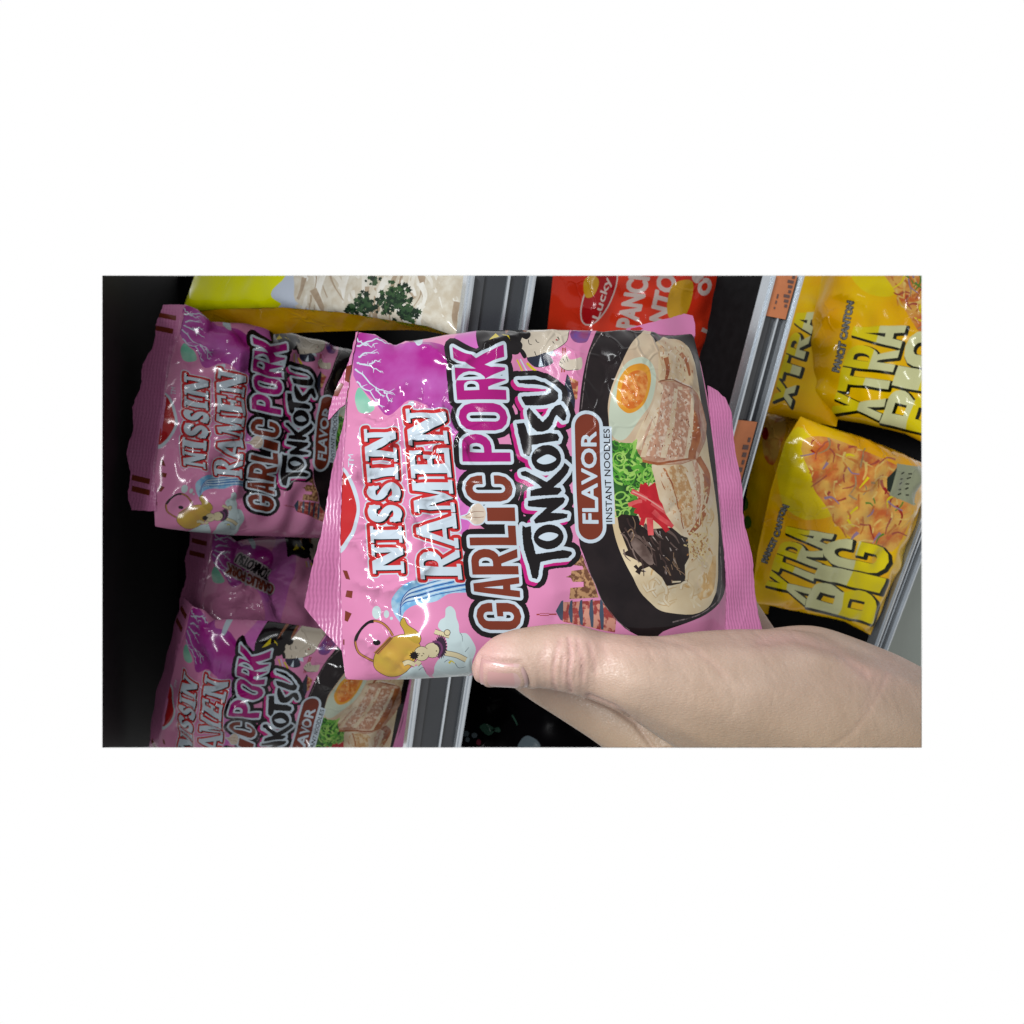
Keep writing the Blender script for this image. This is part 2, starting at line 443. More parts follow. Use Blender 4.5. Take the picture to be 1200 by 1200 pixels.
def make_surf(corners, d, left, right, top, bottom, **k):
    O, U, V = px_plane(corners, d)
    f = Surf(O, U, V, None, None, None, None)
    c = [f.px2local(x, False) for x in (left, right, top, bottom)]
    cr = [(f.px2local(p, False), a, w) for p, a, w in k.pop('creases', ())]
    s = Surf(O, U, V, side(c[0], 0), side(c[1], 0), side(c[2], 1), side(c[3], 1), creases=cr, **k)
    b = np.concatenate([subdiv_open(c[3][np.argsort(-c[3][:, 1])], .002)[:-1], subdiv_open(c[1][np.argsort(c[1][:, 0])], .002)[:-1],
                        subdiv_open(c[2][np.argsort(c[2][:, 1])], .002)[:-1], subdiv_open(c[0][np.argsort(-c[0][:, 0])], .002)[:-1]])
    s.outline = b
    return s
def subdiv_open(l, h):
    out = []
    for a, b in zip(l[:-1], l[1:]):
        n = max(1, int(math.ceil(np.linalg.norm(b - a) / h))); out += [a + (b - a) * i / n for i in range(n)]
    return np.array(out + [l[-1]])

class Print:
    """a list of inks laid one over the other"""
    def __init__(s): s.shapes = []; s.mats = []; s.groups = []
    def ink(s, mat, group, loops):
        if not loops: return
        key = (mat.name, group)
        for i, (m, g) in enumerate(zip(s.mats, s.groups)):
            if (m.name, g) == key: break
        else: i = len(s.mats); s.mats.append(mat); s.groups.append(group)
        s.shapes.append((i, [np.asarray(l, float) for l in loops]))

def build_front(surf, pmap, pr, parent, order):
    """the printed front sheet: one mesh per printed piece, all on the same surface"""
    q, T, mt = pmap
    Lc = surf.local(q); Nl = surf.normals(q); W = surf.world(Lc)
    Nw = Nl[:, :1] * surf.U + Nl[:, 1:2] * surf.V + Nl[:, 2:] * surf.N
    W, Nw, T, mt = clip_tris(W, Nw, T, mt)
    B = np.stack([surf.U, surf.V, surf.N], 1)
    Lc = (W - surf.O) @ B; Nl = Nw @ B
    g = np.array([order.index(x) for x in pr.groups])[mt] if len(mt) else mt
    out = {}
    for i, name in enumerate(order):
        sel = g == i
        if sel.any(): out[name] = tri_mesh(name, Lc, Nl, T[sel], mt[sel], pr.mats, out.get(order[0], parent) if i else parent)
    return out
def build_back(surf, mat, parent, depth=.012, step=.004):
    q, T, mt = planar([surf.outline * 1000], [], step * 1000); q = q / 1000
    g = surf.edge(q); rng = np.random.default_rng(3)
    def hh(x): return -depth * surf.edge(x) + .0006 * np.sin(x[:, 0] * 310) * np.sin(x[:, 1] * 270) * surf.edge(x)
    e = .0004
    hx = (hh(q + [e, 0]) - hh(q - [e, 0])) / (2 * e); hy = (hh(q + [0, e]) - hh(q - [0, e])) / (2 * e)
    n = np.stack([hx, hy, -np.ones(len(q))], 1); n /= np.linalg.norm(n, axis=1)[:, None]
    L = np.concatenate([q, hh(q)[:, None]], 1); W = surf.world(L)
    Nw = n[:, :1] * surf.U + n[:, 1:2] * surf.V + n[:, 2:] * surf.N
    W, Nw, T, mt = clip_tris(W, Nw, T, mt)
    if not len(T): return None
    B = np.stack([surf.U, surf.V, surf.N], 1)
    return tri_mesh('back_film', (W - surf.O) @ B, Nw @ B, T, mt, [mat], parent, flip=True)
def sheet(name, surf, outline, zf, mats, parent, shapes=(), step=.0016, thick=.0005):
    """a thin crimped seal: outline and marks in the packet's own flat coordinates, zf(q) its height"""
    outline = subdiv(outline, .0016); outline = outline + np.random.default_rng(len(outline)).normal(0, .00009, outline.shape)
    q, T, mt = planar([np.asarray(outline) * 1000], [(i, [np.asarray(l) * 1000 for l in lp]) for i, lp in shapes], step * 1000); q = q / 1000
    e = .0003; h = zf(q)
    hx = (zf(q + [e, 0]) - zf(q - [e, 0])) / (2 * e); hy = (zf(q + [0, e]) - zf(q - [0, e])) / (2 * e)
    n = np.stack([-hx, -hy, np.ones(len(q))], 1); n /= np.linalg.norm(n, axis=1)[:, None]
    L = np.concatenate([q, h[:, None]], 1); nq = len(q)
    # rim
    cnt = {}
    for t in T:
        for a in range(3):
            i, j = t[a], t[(a + 1) % 3]
            if (j, i) in cnt: del cnt[(j, i)]
            else: cnt[(i, j)] = 1
    rim = [(j, i, i + nq) for i, j in cnt] + [(j, i + nq, j + nq) for i, j in cnt]
    L2 = np.concatenate([L, L - n * thick]); N2 = np.concatenate([n, -n])
    T2 = np.concatenate([T, T[:, ::-1] + nq, np.array(rim)]); m2 = np.concatenate([mt, np.zeros(len(mt) + len(rim), int)])
    W = surf.world(L2); Nw = N2[:, :1] * surf.U + N2[:, 1:2] * surf.V + N2[:, 2:] * surf.N
    W, Nw, T2, m2 = clip_tris(W, Nw, T2, m2)
    if not len(T2): return None
    B = np.stack([surf.U, surf.V, surf.N], 1)
    return tri_mesh(name, (W - surf.O) @ B, Nw @ B, T2, m2, mats, parent)

# ------------------------------------------------------------------ the pink packet's print (traced on the held packet)
random.seed(4); rngA = np.random.default_rng(11)
FRONT = dict(
    corners=[(417, 390), (812, 392), (850, 755), (405, 795)], d=.235,
    left=[(405, 796), (399, 750), (396, 700), (397, 640), (399, 560), (404, 490), (411, 440), (417, 389)],
    right=[(812, 391), (822, 430), (832, 480), (840, 540), (846, 600), (850, 660), (852, 700), (850, 756)],
    top=[(417, 389), (440, 392), (463, 407), (480, 403), (520, 397), (560, 393), (620, 392), (680, 392), (745, 393), (790, 393), (812, 391)],
    bottom=[(405, 796), (430, 797), (480, 796), (550, 792), (620, 784), (700, 775), (780, 766), (850, 756)])
CR = [([(397, 541), (440, 535), (470, 530), (500, 532), (541, 541)], .0011, .0016),
      ([(478, 487), (510, 497), (530, 520), (541, 540)], .0009, .0014),
      ([(418, 548), (425, 565), (445, 582), (474, 592), (490, 625), (500, 657)], -.0010, .0018),
      ([(398, 634), (430, 637), (455, 650), (480, 668), (500, 672), (480, 690), (455, 697), (430, 690), (417, 683)], .0010, .0015),
      ([(466, 405), (500, 425), (530, 452), (565, 427), (602, 410), (640, 405), (700, 403), (760, 396)], .0012, .0020),
      ([(425, 495), (450, 505), (480, 498), (505, 515)], .0010, .0022),
      ([(415, 745), (440, 757), (465, 775), (480, 790)], .0009, .0016),
      ([(425, 770), (436, 760), (430, 785)], .0007, .0014),
      ([(640, 700), (690, 690), (740, 680), (800, 690)], .0005, .004),
      ([(660, 400), (662, 450), (655, 500)], .0004, .004),
      ([(812, 420), (800, 470), (815, 520)], .0007, .003)]
rJ = np.random.default_rng(77)
def jag(pts, j=1.5):
    p = subdiv_open(np.asarray(pts, float), 9); p[1:-1] += rJ.normal(0, j, p[1:-1].shape); return p
CR = [(jag(p), a * 1.5, w) for p, a, w in CR]
for p, am, w in (([(400, 470), (430, 478), (470, 470)], .0022, .005), ([(398, 560), (430, 566), (470, 600)], -.0020, .005), ([(397, 610), (430, 606), (480, 620)], .0020, .005), ([(398, 690), (430, 700), (480, 730)], -.0022, .005),
                 ([(402, 755), (440, 745), (490, 750)], .0020, .005), ([(416, 395), (440, 440), (450, 490)], -.0020, .006), ([(640, 726), (700, 705), (760, 712)], -.0016, .006), ([(600, 742), (560, 700), (545, 660)], -.0014, .006), ([(560, 392), (575, 430), (570, 470)], .0016, .006), ([(700, 390), (690, 430), (700, 470)], -.0012, .006)):
    CR.append((np.array(p, float), am, w))            # broad folds from the seals and the grip
for k in range(30):                                   # the worst crumpling, over the brand name
    c = np.array([rJ.uniform(405, 520), rJ.uniform(470, 700)]); t = rJ.uniform(0, 3.14); v = np.array([math.cos(t), math.sin(t)]) * rJ.uniform(5, 16)
    CR.append((jag([c - v, c + rJ.normal(0, 4, 2), c + v], 1.5), rJ.choice([-1, 1]) * rJ.uniform(.0006, .0014), rJ.uniform(.0011, .0018)))
for k in range(46):                                   # small random crumples, most of them towards the top seal
    c = np.array([412 + abs(rJ.normal(0, 55)), rJ.uniform(400, 785)]) if k < 34 else np.array([rJ.uniform(560, 840), rJ.uniform(400, 740)])
    t = rJ.uniform(0, 3.14); v = np.array([math.cos(t), math.sin(t)]) * rJ.uniform(6, 20)
    CR.append((jag([c - v, c + rJ.normal(0, 3, 2), c + v], 1.2), rJ.choice([-1, 1]) * rJ.uniform(.0004, .0011) * (1 if k < 34 else .5), rJ.uniform(.0011, .002)))
front = make_surf(creases=CR, seed=2, wav=.0004, H0=.014, rs=.017, re=.034, **FRONT)

PR = Print()
PINK = film('pink_film', (236, 150, 194), (231, 141, 187), scale=30, crinkle=1)
ORDER = ['film', 'mountain_print', 'lady_print', 'tower_print', 'kettle_print', 'bowl_print', 'brand_lettering', 'flavour_lettering']
PR.ink(PINK, 'film', [front.outline])       # placeholder, index 0
PR.shapes = []
W_ = film('white_ink', (212, 226, 238)); BLK = film('black_ink', (30, 25, 28), k=.16); RED = film('red_ink', (206, 44, 48))
MAG = film('magenta_ink', (178, 24, 128)); BRN = film('brown_ink', (130, 56, 38)); HOT = film('hot_pink_ink', (205, 30, 130))
def i_(m, g, l): PR.ink(m, g, l)
# mountain and haze behind the lettering
PUR = film('purple_ink', (176, 34, 146), (206, 122, 206), scale=34, lo=.42, hi=.72, detail=5)
VIO = film('violet_ink', (206, 96, 190), (222, 128, 200), scale=40)
i_(VIO, 'mountain_print', blob([(500, 470), (525, 405), (560, 388), (585, 430), (570, 520), (552, 610), (540, 625), (530, 560), (515, 500)]))
i_(PUR, 'mountain_print', [np.concatenate([curve([(414, 440), (417, 394), (440, 393), (463, 406), (505, 402), (528, 415), (536, 470), (530, 510), (505, 480), (480, 470), (455, 486), (437, 468), (420, 452)], 4)])])
for a in ([(418, 405), (440, 398), (456, 404)], [(418, 425), (434, 428), (449, 436)], [(416, 432), (440, 452), (463, 464)], [(418, 447), (436, 463), (448, 478)],
          [(417, 396), (428, 404), (443, 402)], [(434, 428), (438, 422), (446, 424)], [(450, 458), (455, 468), (460, 470)], [(440, 452), (446, 462), (451, 464)], [(420, 418), (430, 412), (444, 414)]):
    a = curve(a, 5); a[1:-1] += rngA.normal(0, .9, a[1:-1].shape)
    i_(W_, 'mountain_print', [stroke(a, 2.2, .5, smooth=False)])
    for q in a[2:-1:2]: i_(W_, 'mountain_print', [stroke([q, q + rngA.uniform(-5, 5, 2) + (3, 0)], 1.1, .4)])
i_(W_, 'mountain_print', blob([(484, 398), (495, 395), (494, 406), (488, 407)]))
i_(W_, 'mountain_print', blob([(478, 474), (484, 471), (485, 476), (480, 478)]))
i_(film('teal_ink', (92, 190, 160), (170, 215, 195), scale=60), 'mountain_print', blob([(416, 467), (421, 454), (432, 467), (439, 478), (430, 484), (420, 482)]))
# round red badge at the seal, trade mark letters
i_(W_, 'brand_lettering', [curve([(398, 545), (407, 552), (417, 572), (422, 597), (417, 622), (404, 644), (396, 650)], 5)])
i_(RED, 'brand_lettering', [curve([(398, 549), (405, 556), (413, 575), (418, 597), (413, 620), (402, 638), (396, 642)], 5)])
i_(W_, 'brand_lettering', typed('TM', [(415, 547), (414, 533), (408, 547), (408, 533)], .1))
# lady with pinned hair, kimono and bowl-holding hand
Z6 = lambda *p: zz(560, 376, 7.5, p)
SK = film('print_skin', (216, 203, 184)); NAV = film('navy_ink', (44, 48, 66)); YEL = film('yellow_ink', (226, 204, 40)); ORG = film('orange_ink', (222, 160, 96), (206, 132, 74), scale=80)
i_(BLK, 'lady_print', blob(Z6((-20, 150), (0, 105), (120, 82), (260, 112), (330, 100), (420, 130), (410, 200), (350, 300), (250, 300), (120, 260), (20, 290))))
i_(film('chestnut_ink', (150, 92, 62)), 'lady_print', [stroke(Z6((230, 120), (330, 98), (420, 128)), 4, 1)])
i_(ORG, 'lady_print', blob(Z6((690, 50), (860, 18), (1040, 30), (1010, 95), (900, 112), (790, 112))))
i_(film('plum_ink', (150, 70, 120), (90, 80, 170), scale=160), 'lady_print', blob(Z6((800, 120), (900, 108), (980, 108), (950, 190), (850, 190))))
_f = blob(Z6((370, 200), (430, 120), (560, 60), (680, 48), (760, 85), (785, 140), (770, 190), (700, 240), (600, 285), (500, 318), (420, 310)))
i_(BLK, 'lady_print', grow(_f, .7))
i_(SK, 'lady_print', blob(Z6((370, 200), (430, 120), (560, 60), (680, 48), (760, 85), (785, 140), (770, 190), (700, 240), (600, 285), (500, 318), (420, 310))))
for a in (((360, 150), (420, 175), (455, 150), (430, 125)), ((350, 240), (400, 260), (430, 310), (400, 330)), ((360, 190), (390, 215), (380, 250))): i_(BLK, 'lady_print', blob(Z6(*a)))
i_(film('lip_ink', (190, 60, 70)), 'lady_print', [disc(Z6((690, 172))[0], 1.3, 8, .9)])
i_(NAV, 'lady_print', blob(Z6((430, 330), (520, 302), (600, 276), (645, 320), (662, 365), (600, 398), (500, 398))))
i_(W_, 'lady_print', [np.array(Z6((535, 395), (550, 310), (580, 395))), np.array(Z6((600, 280), (660, 262), (690, 310), (640, 305)))])
for a in (((440, 175), (450, 205), (475, 210)), ((505, 170), (520, 188), (540, 190)), ((655, 185), (672, 205)), ((695, 150), (712, 170), (690, 178)), ((500, 265), (515, 302), (530, 300))):
    i_(BLK, 'lady_print', [stroke(Z6(*a), 1.0, .5)])
i_(YEL, 'lady_print', [np.array(Z6((88, 205), (150, 132), (186, 180))), np.array(Z6((200, 140), (260, 165), (280, 195), (230, 170))),
                               stroke(Z6((430, 370), (510, 440)), 3, 3.4), stroke(Z6((340, 350), (390, 440)), 2, 2)])
i_(W_, 'lady_print', [stroke(Z6((370, 340), (430, 440)), 1.6, 1.6)])
i_(film('wood_red_ink', (170, 62, 50)), 'lady_print', [stroke(Z6((745, 240), (735, 455)), 1.7), stroke(Z6((765, 240), (757, 455)), 1.7)])
i_(SK, 'lady_print', blob(Z6((712, 375), (740, 320), (775, 302), (805, 345), (860, 342), (908, 332), (905, 428), (800, 442), (735, 415))))
for a in (((720, 360), (745, 380)), ((745, 335), (765, 370)), ((775, 320), (790, 365)), ((715, 395), (780, 440), (880, 432))): i_(BLK, 'lady_print', [stroke(Z6(*a), .8, .5)])
i_(NAV, 'lady_print', [np.array(Z6((780, 470), (800, 500), (850, 700), (845, 790), (790, 690), (755, 590)))])
i_(film('brick_ink', (168, 82, 62), (222, 170, 120), scale=420, lo=.45, hi=.55), 'lady_print', [np.array(Z6((800, 500), (880, 540), (868, 700), (848, 700)))])
# towers and pagoda at the lower edge
Z5 = lambda *p: zz(640, 600, 5.4545, p)
TAN = film('tan_brick_ink', (196, 150, 108), (120, 78, 56), scale=700, lo=.45, hi=.55)
i_(TAN, 'tower_print', [np.array(Z5((128, 415), (160, 400), (165, 375), (240, 365), (235, 345), (180, 338), (232, 268), (250, 330), (300, 440), (340, 545), (150, 555), (155, 485), (240, 478), (240, 446), (172, 446), (160, 420)))])
i_(film('pagoda_wall_ink', (160, 66, 62), (214, 150, 130), scale=420, lo=.48, hi=.56), 'tower_print', [np.array(Z5((110, 575), (390, 560), (450, 650), (440, 770), (380, 760), (110, 700)))])
for k, x in enumerate((100, 162, 226, 292, 356)):
    h = 62 + k * 9; cy = 632 + k * 6
    i_(film('slate_ink', (70, 84, 104)), 'tower_print', [np.array(Z5((x - 36 if k == 0 else x - 14, cy), (x - 4, cy - h), (x + 10, cy - h - 6), (x + 14, cy), (x + 10, cy + h), (x - 4, cy + h - 6)))])
i_(film('wood_red_ink', 0), 'tower_print', [stroke(Z5((-60, 655), (70, 652)), 1.5), stroke(Z5((-40, 655), (20, 654)), 3)])
# kettle pouring, clouds and a small figure
Z7 = lambda *p: zz(400, 660, 7.5, p)
SKY = film('pale_cloud_ink', (206, 224, 226))
i_(SKY, 'kettle_print', blob(Z7((850, 560), (870, 500), (912, 470), (918, 400), (960, 376), (1000, 415), (1012, 480), (1032, 540), (1040, 610), (1100, 618), (1150, 680), (1182, 760), (1150, 860), (1120, 990), (820, 1010), (830, 880), (900, 800), (930, 730), (900, 620))))
i_(SKY, 'kettle_print', [np.array(Z7((470, 1035), (560, 960), (610, 920), (700, 890), (750, 930), (770, 1000), (820, 1015), (1120, 970), (1130, 1040), (470, 1060)))])
i_(PINK, 'kettle_print', blob(Z7((705, 880), (740, 850), (800, 840), (815, 900), (810, 970), (760, 985))))
for a in (((1040, 610), (1060, 640), (1065, 690)), ((905, 870), (940, 850), (1000, 880)), ((680, 940), (720, 915), (745, 960)), ((1085, 780), (1120, 740)), ((1000, 880), (1030, 920), (1090, 910))): i_(film('grey_line_ink', (90, 100, 110)), 'kettle_print', [stroke(Z7(*a), .7, .4)])
i_(YEL, 'kettle_print', [stroke(Z7((945, 880), (965, 860), (995, 880)), 2.6, .8)])
for c, rx, ry in (((310, 432), 5.3, 8), ((396, 446), 3.2, 4.8), ((440, 483), 1.8, 1.9)): i_(SKY, 'kettle_print', [disc(Z7(c)[0], rx, 14, ry)])
WAT = film('water_ink', (120, 180, 226), (176, 214, 238), scale=260, lo=.42, hi=.58)
i_(WAT, 'kettle_print', [np.array(curve(Z7((520, 524), (462, 440), (438, 340), (470, 270), (540, 200), (630, 158), (740, 165), (880, 132), (1000, 100), (1140, 40)), 5).tolist() + curve(Z7((1140, 256), (950, 268), (830, 335), (690, 356), (600, 388), (548, 440), (532, 512)), 5).tolist())])
for k in range(7):
    o = k * 22
    i_([film('deep_blue_ink', (46, 86, 160)), W_][k % 2], 'kettle_print', [stroke(Z7((524, 500 - o * .2), (505 + o * .15, 420 - o * .6), (560 + o * .2, 345 - o * .75), (690, 318 - o * .9), (860, 270 - o * .9), (1120, 225 - o)), 1.2, .9 + .5 * (k % 3))])
AMB = film('amber_ink', (214, 156, 78), (222, 196, 70), scale=48, lo=.4, hi=.62); LINE = film('ink_line', (66, 46, 36))
i_(LINE, 'kettle_print', [stroke(Z7((455, 640), (400, 560), (330, 515), (250, 515), (170, 590), (125, 680), (150, 780), (220, 830), (285, 862)), 3.0)])
i_(film('copper_ink', (196, 132, 70)), 'kettle_print', [stroke(Z7((455, 640), (400, 560), (330, 515), (280, 512)), 1.8), stroke(Z7((125, 690), (150, 780), (220, 830), (285, 862)), 1.8)])
i_(BLK, 'kettle_print', [stroke(Z7((285, 514), (235, 525), (170, 590), (130, 680)), 3.6, 3)])
kb = curve(Z7((285, 860), (300, 800), (350, 735), (440, 660), (560, 628), (640, 690), (690, 720), (665, 810), (600, 920), (520, 982), (420, 995), (330, 955), (290, 910)), 4, True)
sp = curve(Z7((560, 632), (550, 590), (518, 528), (548, 476), (582, 540), (655, 592), (695, 645), (690, 695), (650, 705), (585, 660)), 4, True)
i_(LINE, 'kettle_print', grow([kb], .6)); i_(LINE, 'kettle_print', grow([sp], .6))
i_(AMB, 'kettle_print', [kb]); i_(film('brass_ink', (198, 164, 62)), 'kettle_print', [sp])
i_(film('copper_ink', 0), 'kettle_print', [np.array(Z7((285, 790), (425, 645), (455, 660), (330, 805)))])
i_(LINE, 'kettle_print', [stroke(Z7((300, 792), (438, 655)), .9, .9), stroke(Z7((315, 798), (448, 660)), .7, .7)])
i_(BLK, 'kettle_print', [disc(Z7((313, 700))[0], 4.6, 10, 3.4)])
FIG = film('figure_skin_ink', (226, 212, 172))
for pts, w in ((((650, 895), (590, 870), (545, 885)), 5), (((690, 860), (660, 890)), 6), (((820, 600), (880, 620), (950, 640)), 5), (((910, 790), (1010, 810), (1095, 850)), 5.4)):
    i_(LINE, 'kettle_print', [stroke(Z7(*pts), w + 1.1)]); i_(FIG, 'kettle_print', [stroke(Z7(*pts), w)])
i_(LINE, 'kettle_print', [disc(Z7((930, 610))[0], 4, 10, 4)]); i_(FIG, 'kettle_print', [disc(Z7((930, 610))[0], 3.2, 10, 3.2)])
for c, rx, ry in (((800, 765), 9.6, 8.6), ((705, 795), 8.6, 8.2)):
    i_(LINE, 'kettle_print', [disc(Z7(c)[0], rx + .6, 16, ry + .6)]); i_(FIG, 'kettle_print', [disc(Z7(c)[0], rx, 16, ry)])
a = np.arange(44) * 2 * np.pi / 44; rr = np.where(np.arange(44) % 2 == 0, 1.0, .74)
st = np.stack([872 + 82 * rr * np.cos(a) * .75, 735 + 112 * rr * np.sin(a)], 1)
i_(film('dark_plum_ink', (62, 40, 62)), 'kettle_print', [np.array(Z7(*[tuple(p) for p in st]))])
i_(film('plum_ring_ink', (116, 62, 106)), 'kettle_print', [stroke(Z7((800, 690), (860, 700), (885, 760), (850, 830)), 2.4)])
i_(FIG, 'kettle_print', [disc(Z7((805, 765))[0], 7.2, 14, 7.4)])
a = np.arange(20) * 2 * np.pi / 20; rr = np.where(np.arange(20) % 2 == 0, 1.0, .66)
i_(BLK, 'kettle_print', [np.array(Z7(*[(640 + 46 * r * math.cos(t), 812 + 42 * r * math.sin(t)) for r, t in zip(rr, a)]))])
for a in (((675, 800), (690, 795)), ((700, 815), (715, 812)), ((715, 790), (728, 800))): i_(LINE, 'kettle_print', [stroke(Z7(*a), .9)])
i_(LINE, 'kettle_print', [disc(Z7((836, 772))[0], .8, 8)])
i_(BRN, 'film',  [np.array(zz(380, 600, 4.2857, p)) for p in ([(92, 292), (115, 295), (130, 340), (108, 335)], [(112, 392), (142, 395), (138, 432), (105, 425)], [(105, 495), (138, 510), (118, 552), (102, 545)], [(95, 640), (102, 640), (102, 668), (95, 668)])])

# bowl of noodles
Zc = lambda *p: zz(690, 380, 7.5, p)
Zd = lambda *p: zz(690, 500, 7.5, p)
BOWL = film('bowl_black_ink', (40, 31, 33), (30, 23, 26), scale=120, k=.2)
bowl = [(706, 384), (694, 400), (685, 430), (679, 470), (676, 520), (676, 580), (678.5, 633), (684, 649.5), (695, 679), (706, 703), (719, 721), (732, 736), (750, 746), (766, 750), (777.5, 740), (805, 730), (827, 720), (842, 707), (850, 688), (849, 655), (845, 618), (838, 540), (830, 480), (821, 430), (811, 392), (760, 385)]
i_(BOWL, 'bowl_print', [curve(bowl, 3, True)])
SHEEN = film('bowl_rim_ink', (112, 100, 100), (52, 42, 44), scale=600, lo=.45, hi=.6, k=.3)
i_(SHEEN, 'bowl_print', [stroke([(704, 392), (692, 412), (686, 440), (681, 480)], 1.4, .9), stroke([(684, 653), (697, 684), (708, 706), (722, 726), (738, 739)], .8), stroke([(789, 729), (815, 722), (832, 712), (842, 700), (845, 676), (844, 640)], 1.6, .8)])
BR_ = film('broth_ink', (236, 218, 184), (222, 198, 158), scale=70, detail=4)
i_(BR_, 'bowl_print', [curve([(708, 560), (712, 590), (717, 611), (721, 629), (728, 649.5), (737, 670), (750, 692), (765, 706), (774, 714), (787, 718), (812, 720), (829, 712), (836, 699), (840, 681), (841.5, 655), (842, 618), (838, 580), (834, 553), (830, 527), (827, 507), (822, 473), (817, 444), (809, 413), (803, 404), (794, 398), (783, 397), (772, 400), (740, 460), (715, 500)], 3, True)])
CRM = film('noodle_ink', (238, 226, 200), (226, 204, 164), scale=200); TN2 = film('toast_ink', (206, 164, 104), (228, 196, 146), scale=300)
for k in range(16):
    c = np.array([rngA.uniform(752, 826), rngA.uniform(655, 706)])
    if not inside(np.array([c]), [np.array([(745, 665), (760, 690), (785, 708), (815, 708), (832, 690), (834, 650), (800, 640)])])[0]: continue
    t = rngA.uniform(0, 3.14); v = np.array([math.cos(t), math.sin(t)]) * rngA.uniform(4, 11); w = np.array([-v[1], v[0]]) * .4
    i_([CRM, TN2, CRM][k % 3], 'bowl_print', [stroke([c - v, c + w, c + v], rngA.uniform(2.2, 4.6), 1.6)])
i_(CRM, 'bowl_print', [disc((772, 690), 5, 12), disc((779, 695), 5.5, 12), stroke([(790, 695), (792, 680), (800, 668), (806, 656)], 5, 4)])
i_(TN2, 'bowl_print', blob([(818, 700), (826, 680), (838, 650), (838, 672), (832, 698)]))
# greens
GRN = film('scallion_dark_ink', (58, 118, 44), (36, 74, 36), scale=220); G2 = film('scallion_ink', (104, 180, 62), (72, 150, 44), scale=260); G3 = film('scallion_light_ink', (178, 216, 112), (140, 200, 84), scale=260)
gp = np.array(Zd((196, 118), (300, 150), (430, 138), (432, 230), (480, 300), (550, 340), (585, 490), (500, 500), (450, 530), (400, 580), (440, 650), (450, 720), (420, 785), (330, 785), (242, 792), (228, 700), (216, 500), (203, 300)))
i_(GRN, 'bowl_print', [gp])
def ring(c, r, w, ry, rot): return [disc(c, r, 18, ry, rot), disc(c, r - w, 18, ry - w, rot)]
for k in range(130):
    c = np.array([rngA.uniform(717, 768), rngA.uniform(517, 604)])
    if not inside(np.array([c]), [gp])[0]: continue
    low = c[1] > 575
    if k % 5 < 2 or k > 70: i_([G2, G3][k % 2], 'bowl_print', [stroke([c + rngA.uniform(-8, 8, 2), c, c + rngA.uniform(-8, 8, 2)], 3.2, 2.2)])
    else: i_([G2, G3, G2][k % 3] if not low else G3, 'bowl_print', ring(c, rngA.uniform(4, 7.5), rngA.uniform(1.2, 1.9), rngA.uniform(3.2, 6), rngA.uniform(0, 3)))
i_(G3, 'bowl_print', ring(Zd((268, 285))[0], 8, 1.6, 8.5, 0)); i_(G3, 'bowl_print', [stroke(Zd((405, 140), (400, 200), (375, 275)), 4.5, 3.5)])
i_(G3, 'bowl_print', ring(Zd((515, 420))[0], 6, 1.8, 9, .3)); i_(G2, 'bowl_print', [stroke(Zd((380, 380), (430, 350), (480, 385)), 4, 5)])
# black fungus
MSH = film('fungus_ink', (50, 35, 32), (34, 24, 24), scale=180); M2 = film('fungus_light_ink', (132, 112, 104), (90, 70, 64), scale=240); M4 = film('fungus_mid_ink', (78, 58, 54), (60, 44, 42), scale=200); M3_ = film('fungus_rim_ink', (152, 122, 96))
mp = np.array(zz(640, 600, 5.4545, [(455, 35), (480, 15), (590, 25), (610, 90), (660, 110), (800, 100), (860, 150), (905, 165), (912, 290), (885, 340), (890, 420), (880, 452), (800, 470), (770, 472), (735, 420), (650, 352), (602, 372), (590, 405), (562, 385), (590, 350), (615, 338), (540, 292), (488, 268), (522, 245), (492, 165), (465, 100)]))
i_(MSH, 'bowl_print', [mp])
for k in range(60):
    c = np.array([rngA.uniform(730, 802), rngA.uniform(610, 684)])
    if not inside(np.array([c]), [mp])[0]: continue
    t = rngA.uniform(.5, 1.5); v = np.array([math.cos(t), math.sin(t)]) * rngA.uniform(6, 13); w = np.array([-v[1], v[0]]) * rngA.uniform(-.35, .35)
    i_([M2, M4, M3_, M2, MSH][k % 5], 'bowl_print', [stroke([c - v, c + w, c + v], [rngA.uniform(3, 6), 2.5, .9, 2.0, 4][k % 5], .8)])
for k in range(26):
    c = np.array([rngA.uniform(732, 800), rngA.uniform(612, 680)])
    if inside(np.array([c]), [mp])[0]: i_(film('fungus_glint_ink', (190, 178, 172)), 'bowl_print', [stroke([c, c + rngA.uniform(1.5, 6) * np.array([math.cos(1.0), math.sin(1.0)]) + rngA.normal(0, .8, 2)], .9, .4)])
i_(M2, 'bowl_print', blob(Z5((540, 200), (570, 165), (640, 230), (680, 320), (650, 340), (580, 270)))); i_(M3_, 'bowl_print', [stroke(Z5((520, 130), (545, 110), (560, 150), (540, 190)), 1.6, .8)])
i_(MSH, 'bowl_print', [stroke(Z5((700, 350), (750, 410), (790, 465)), 6, 4), stroke(Z5((780, 420), (880, 432)), 5, 4)]); i_(CRM, 'bowl_print', [stroke(Z5((805, 448), (860, 445)), 2.2, 1.5)])
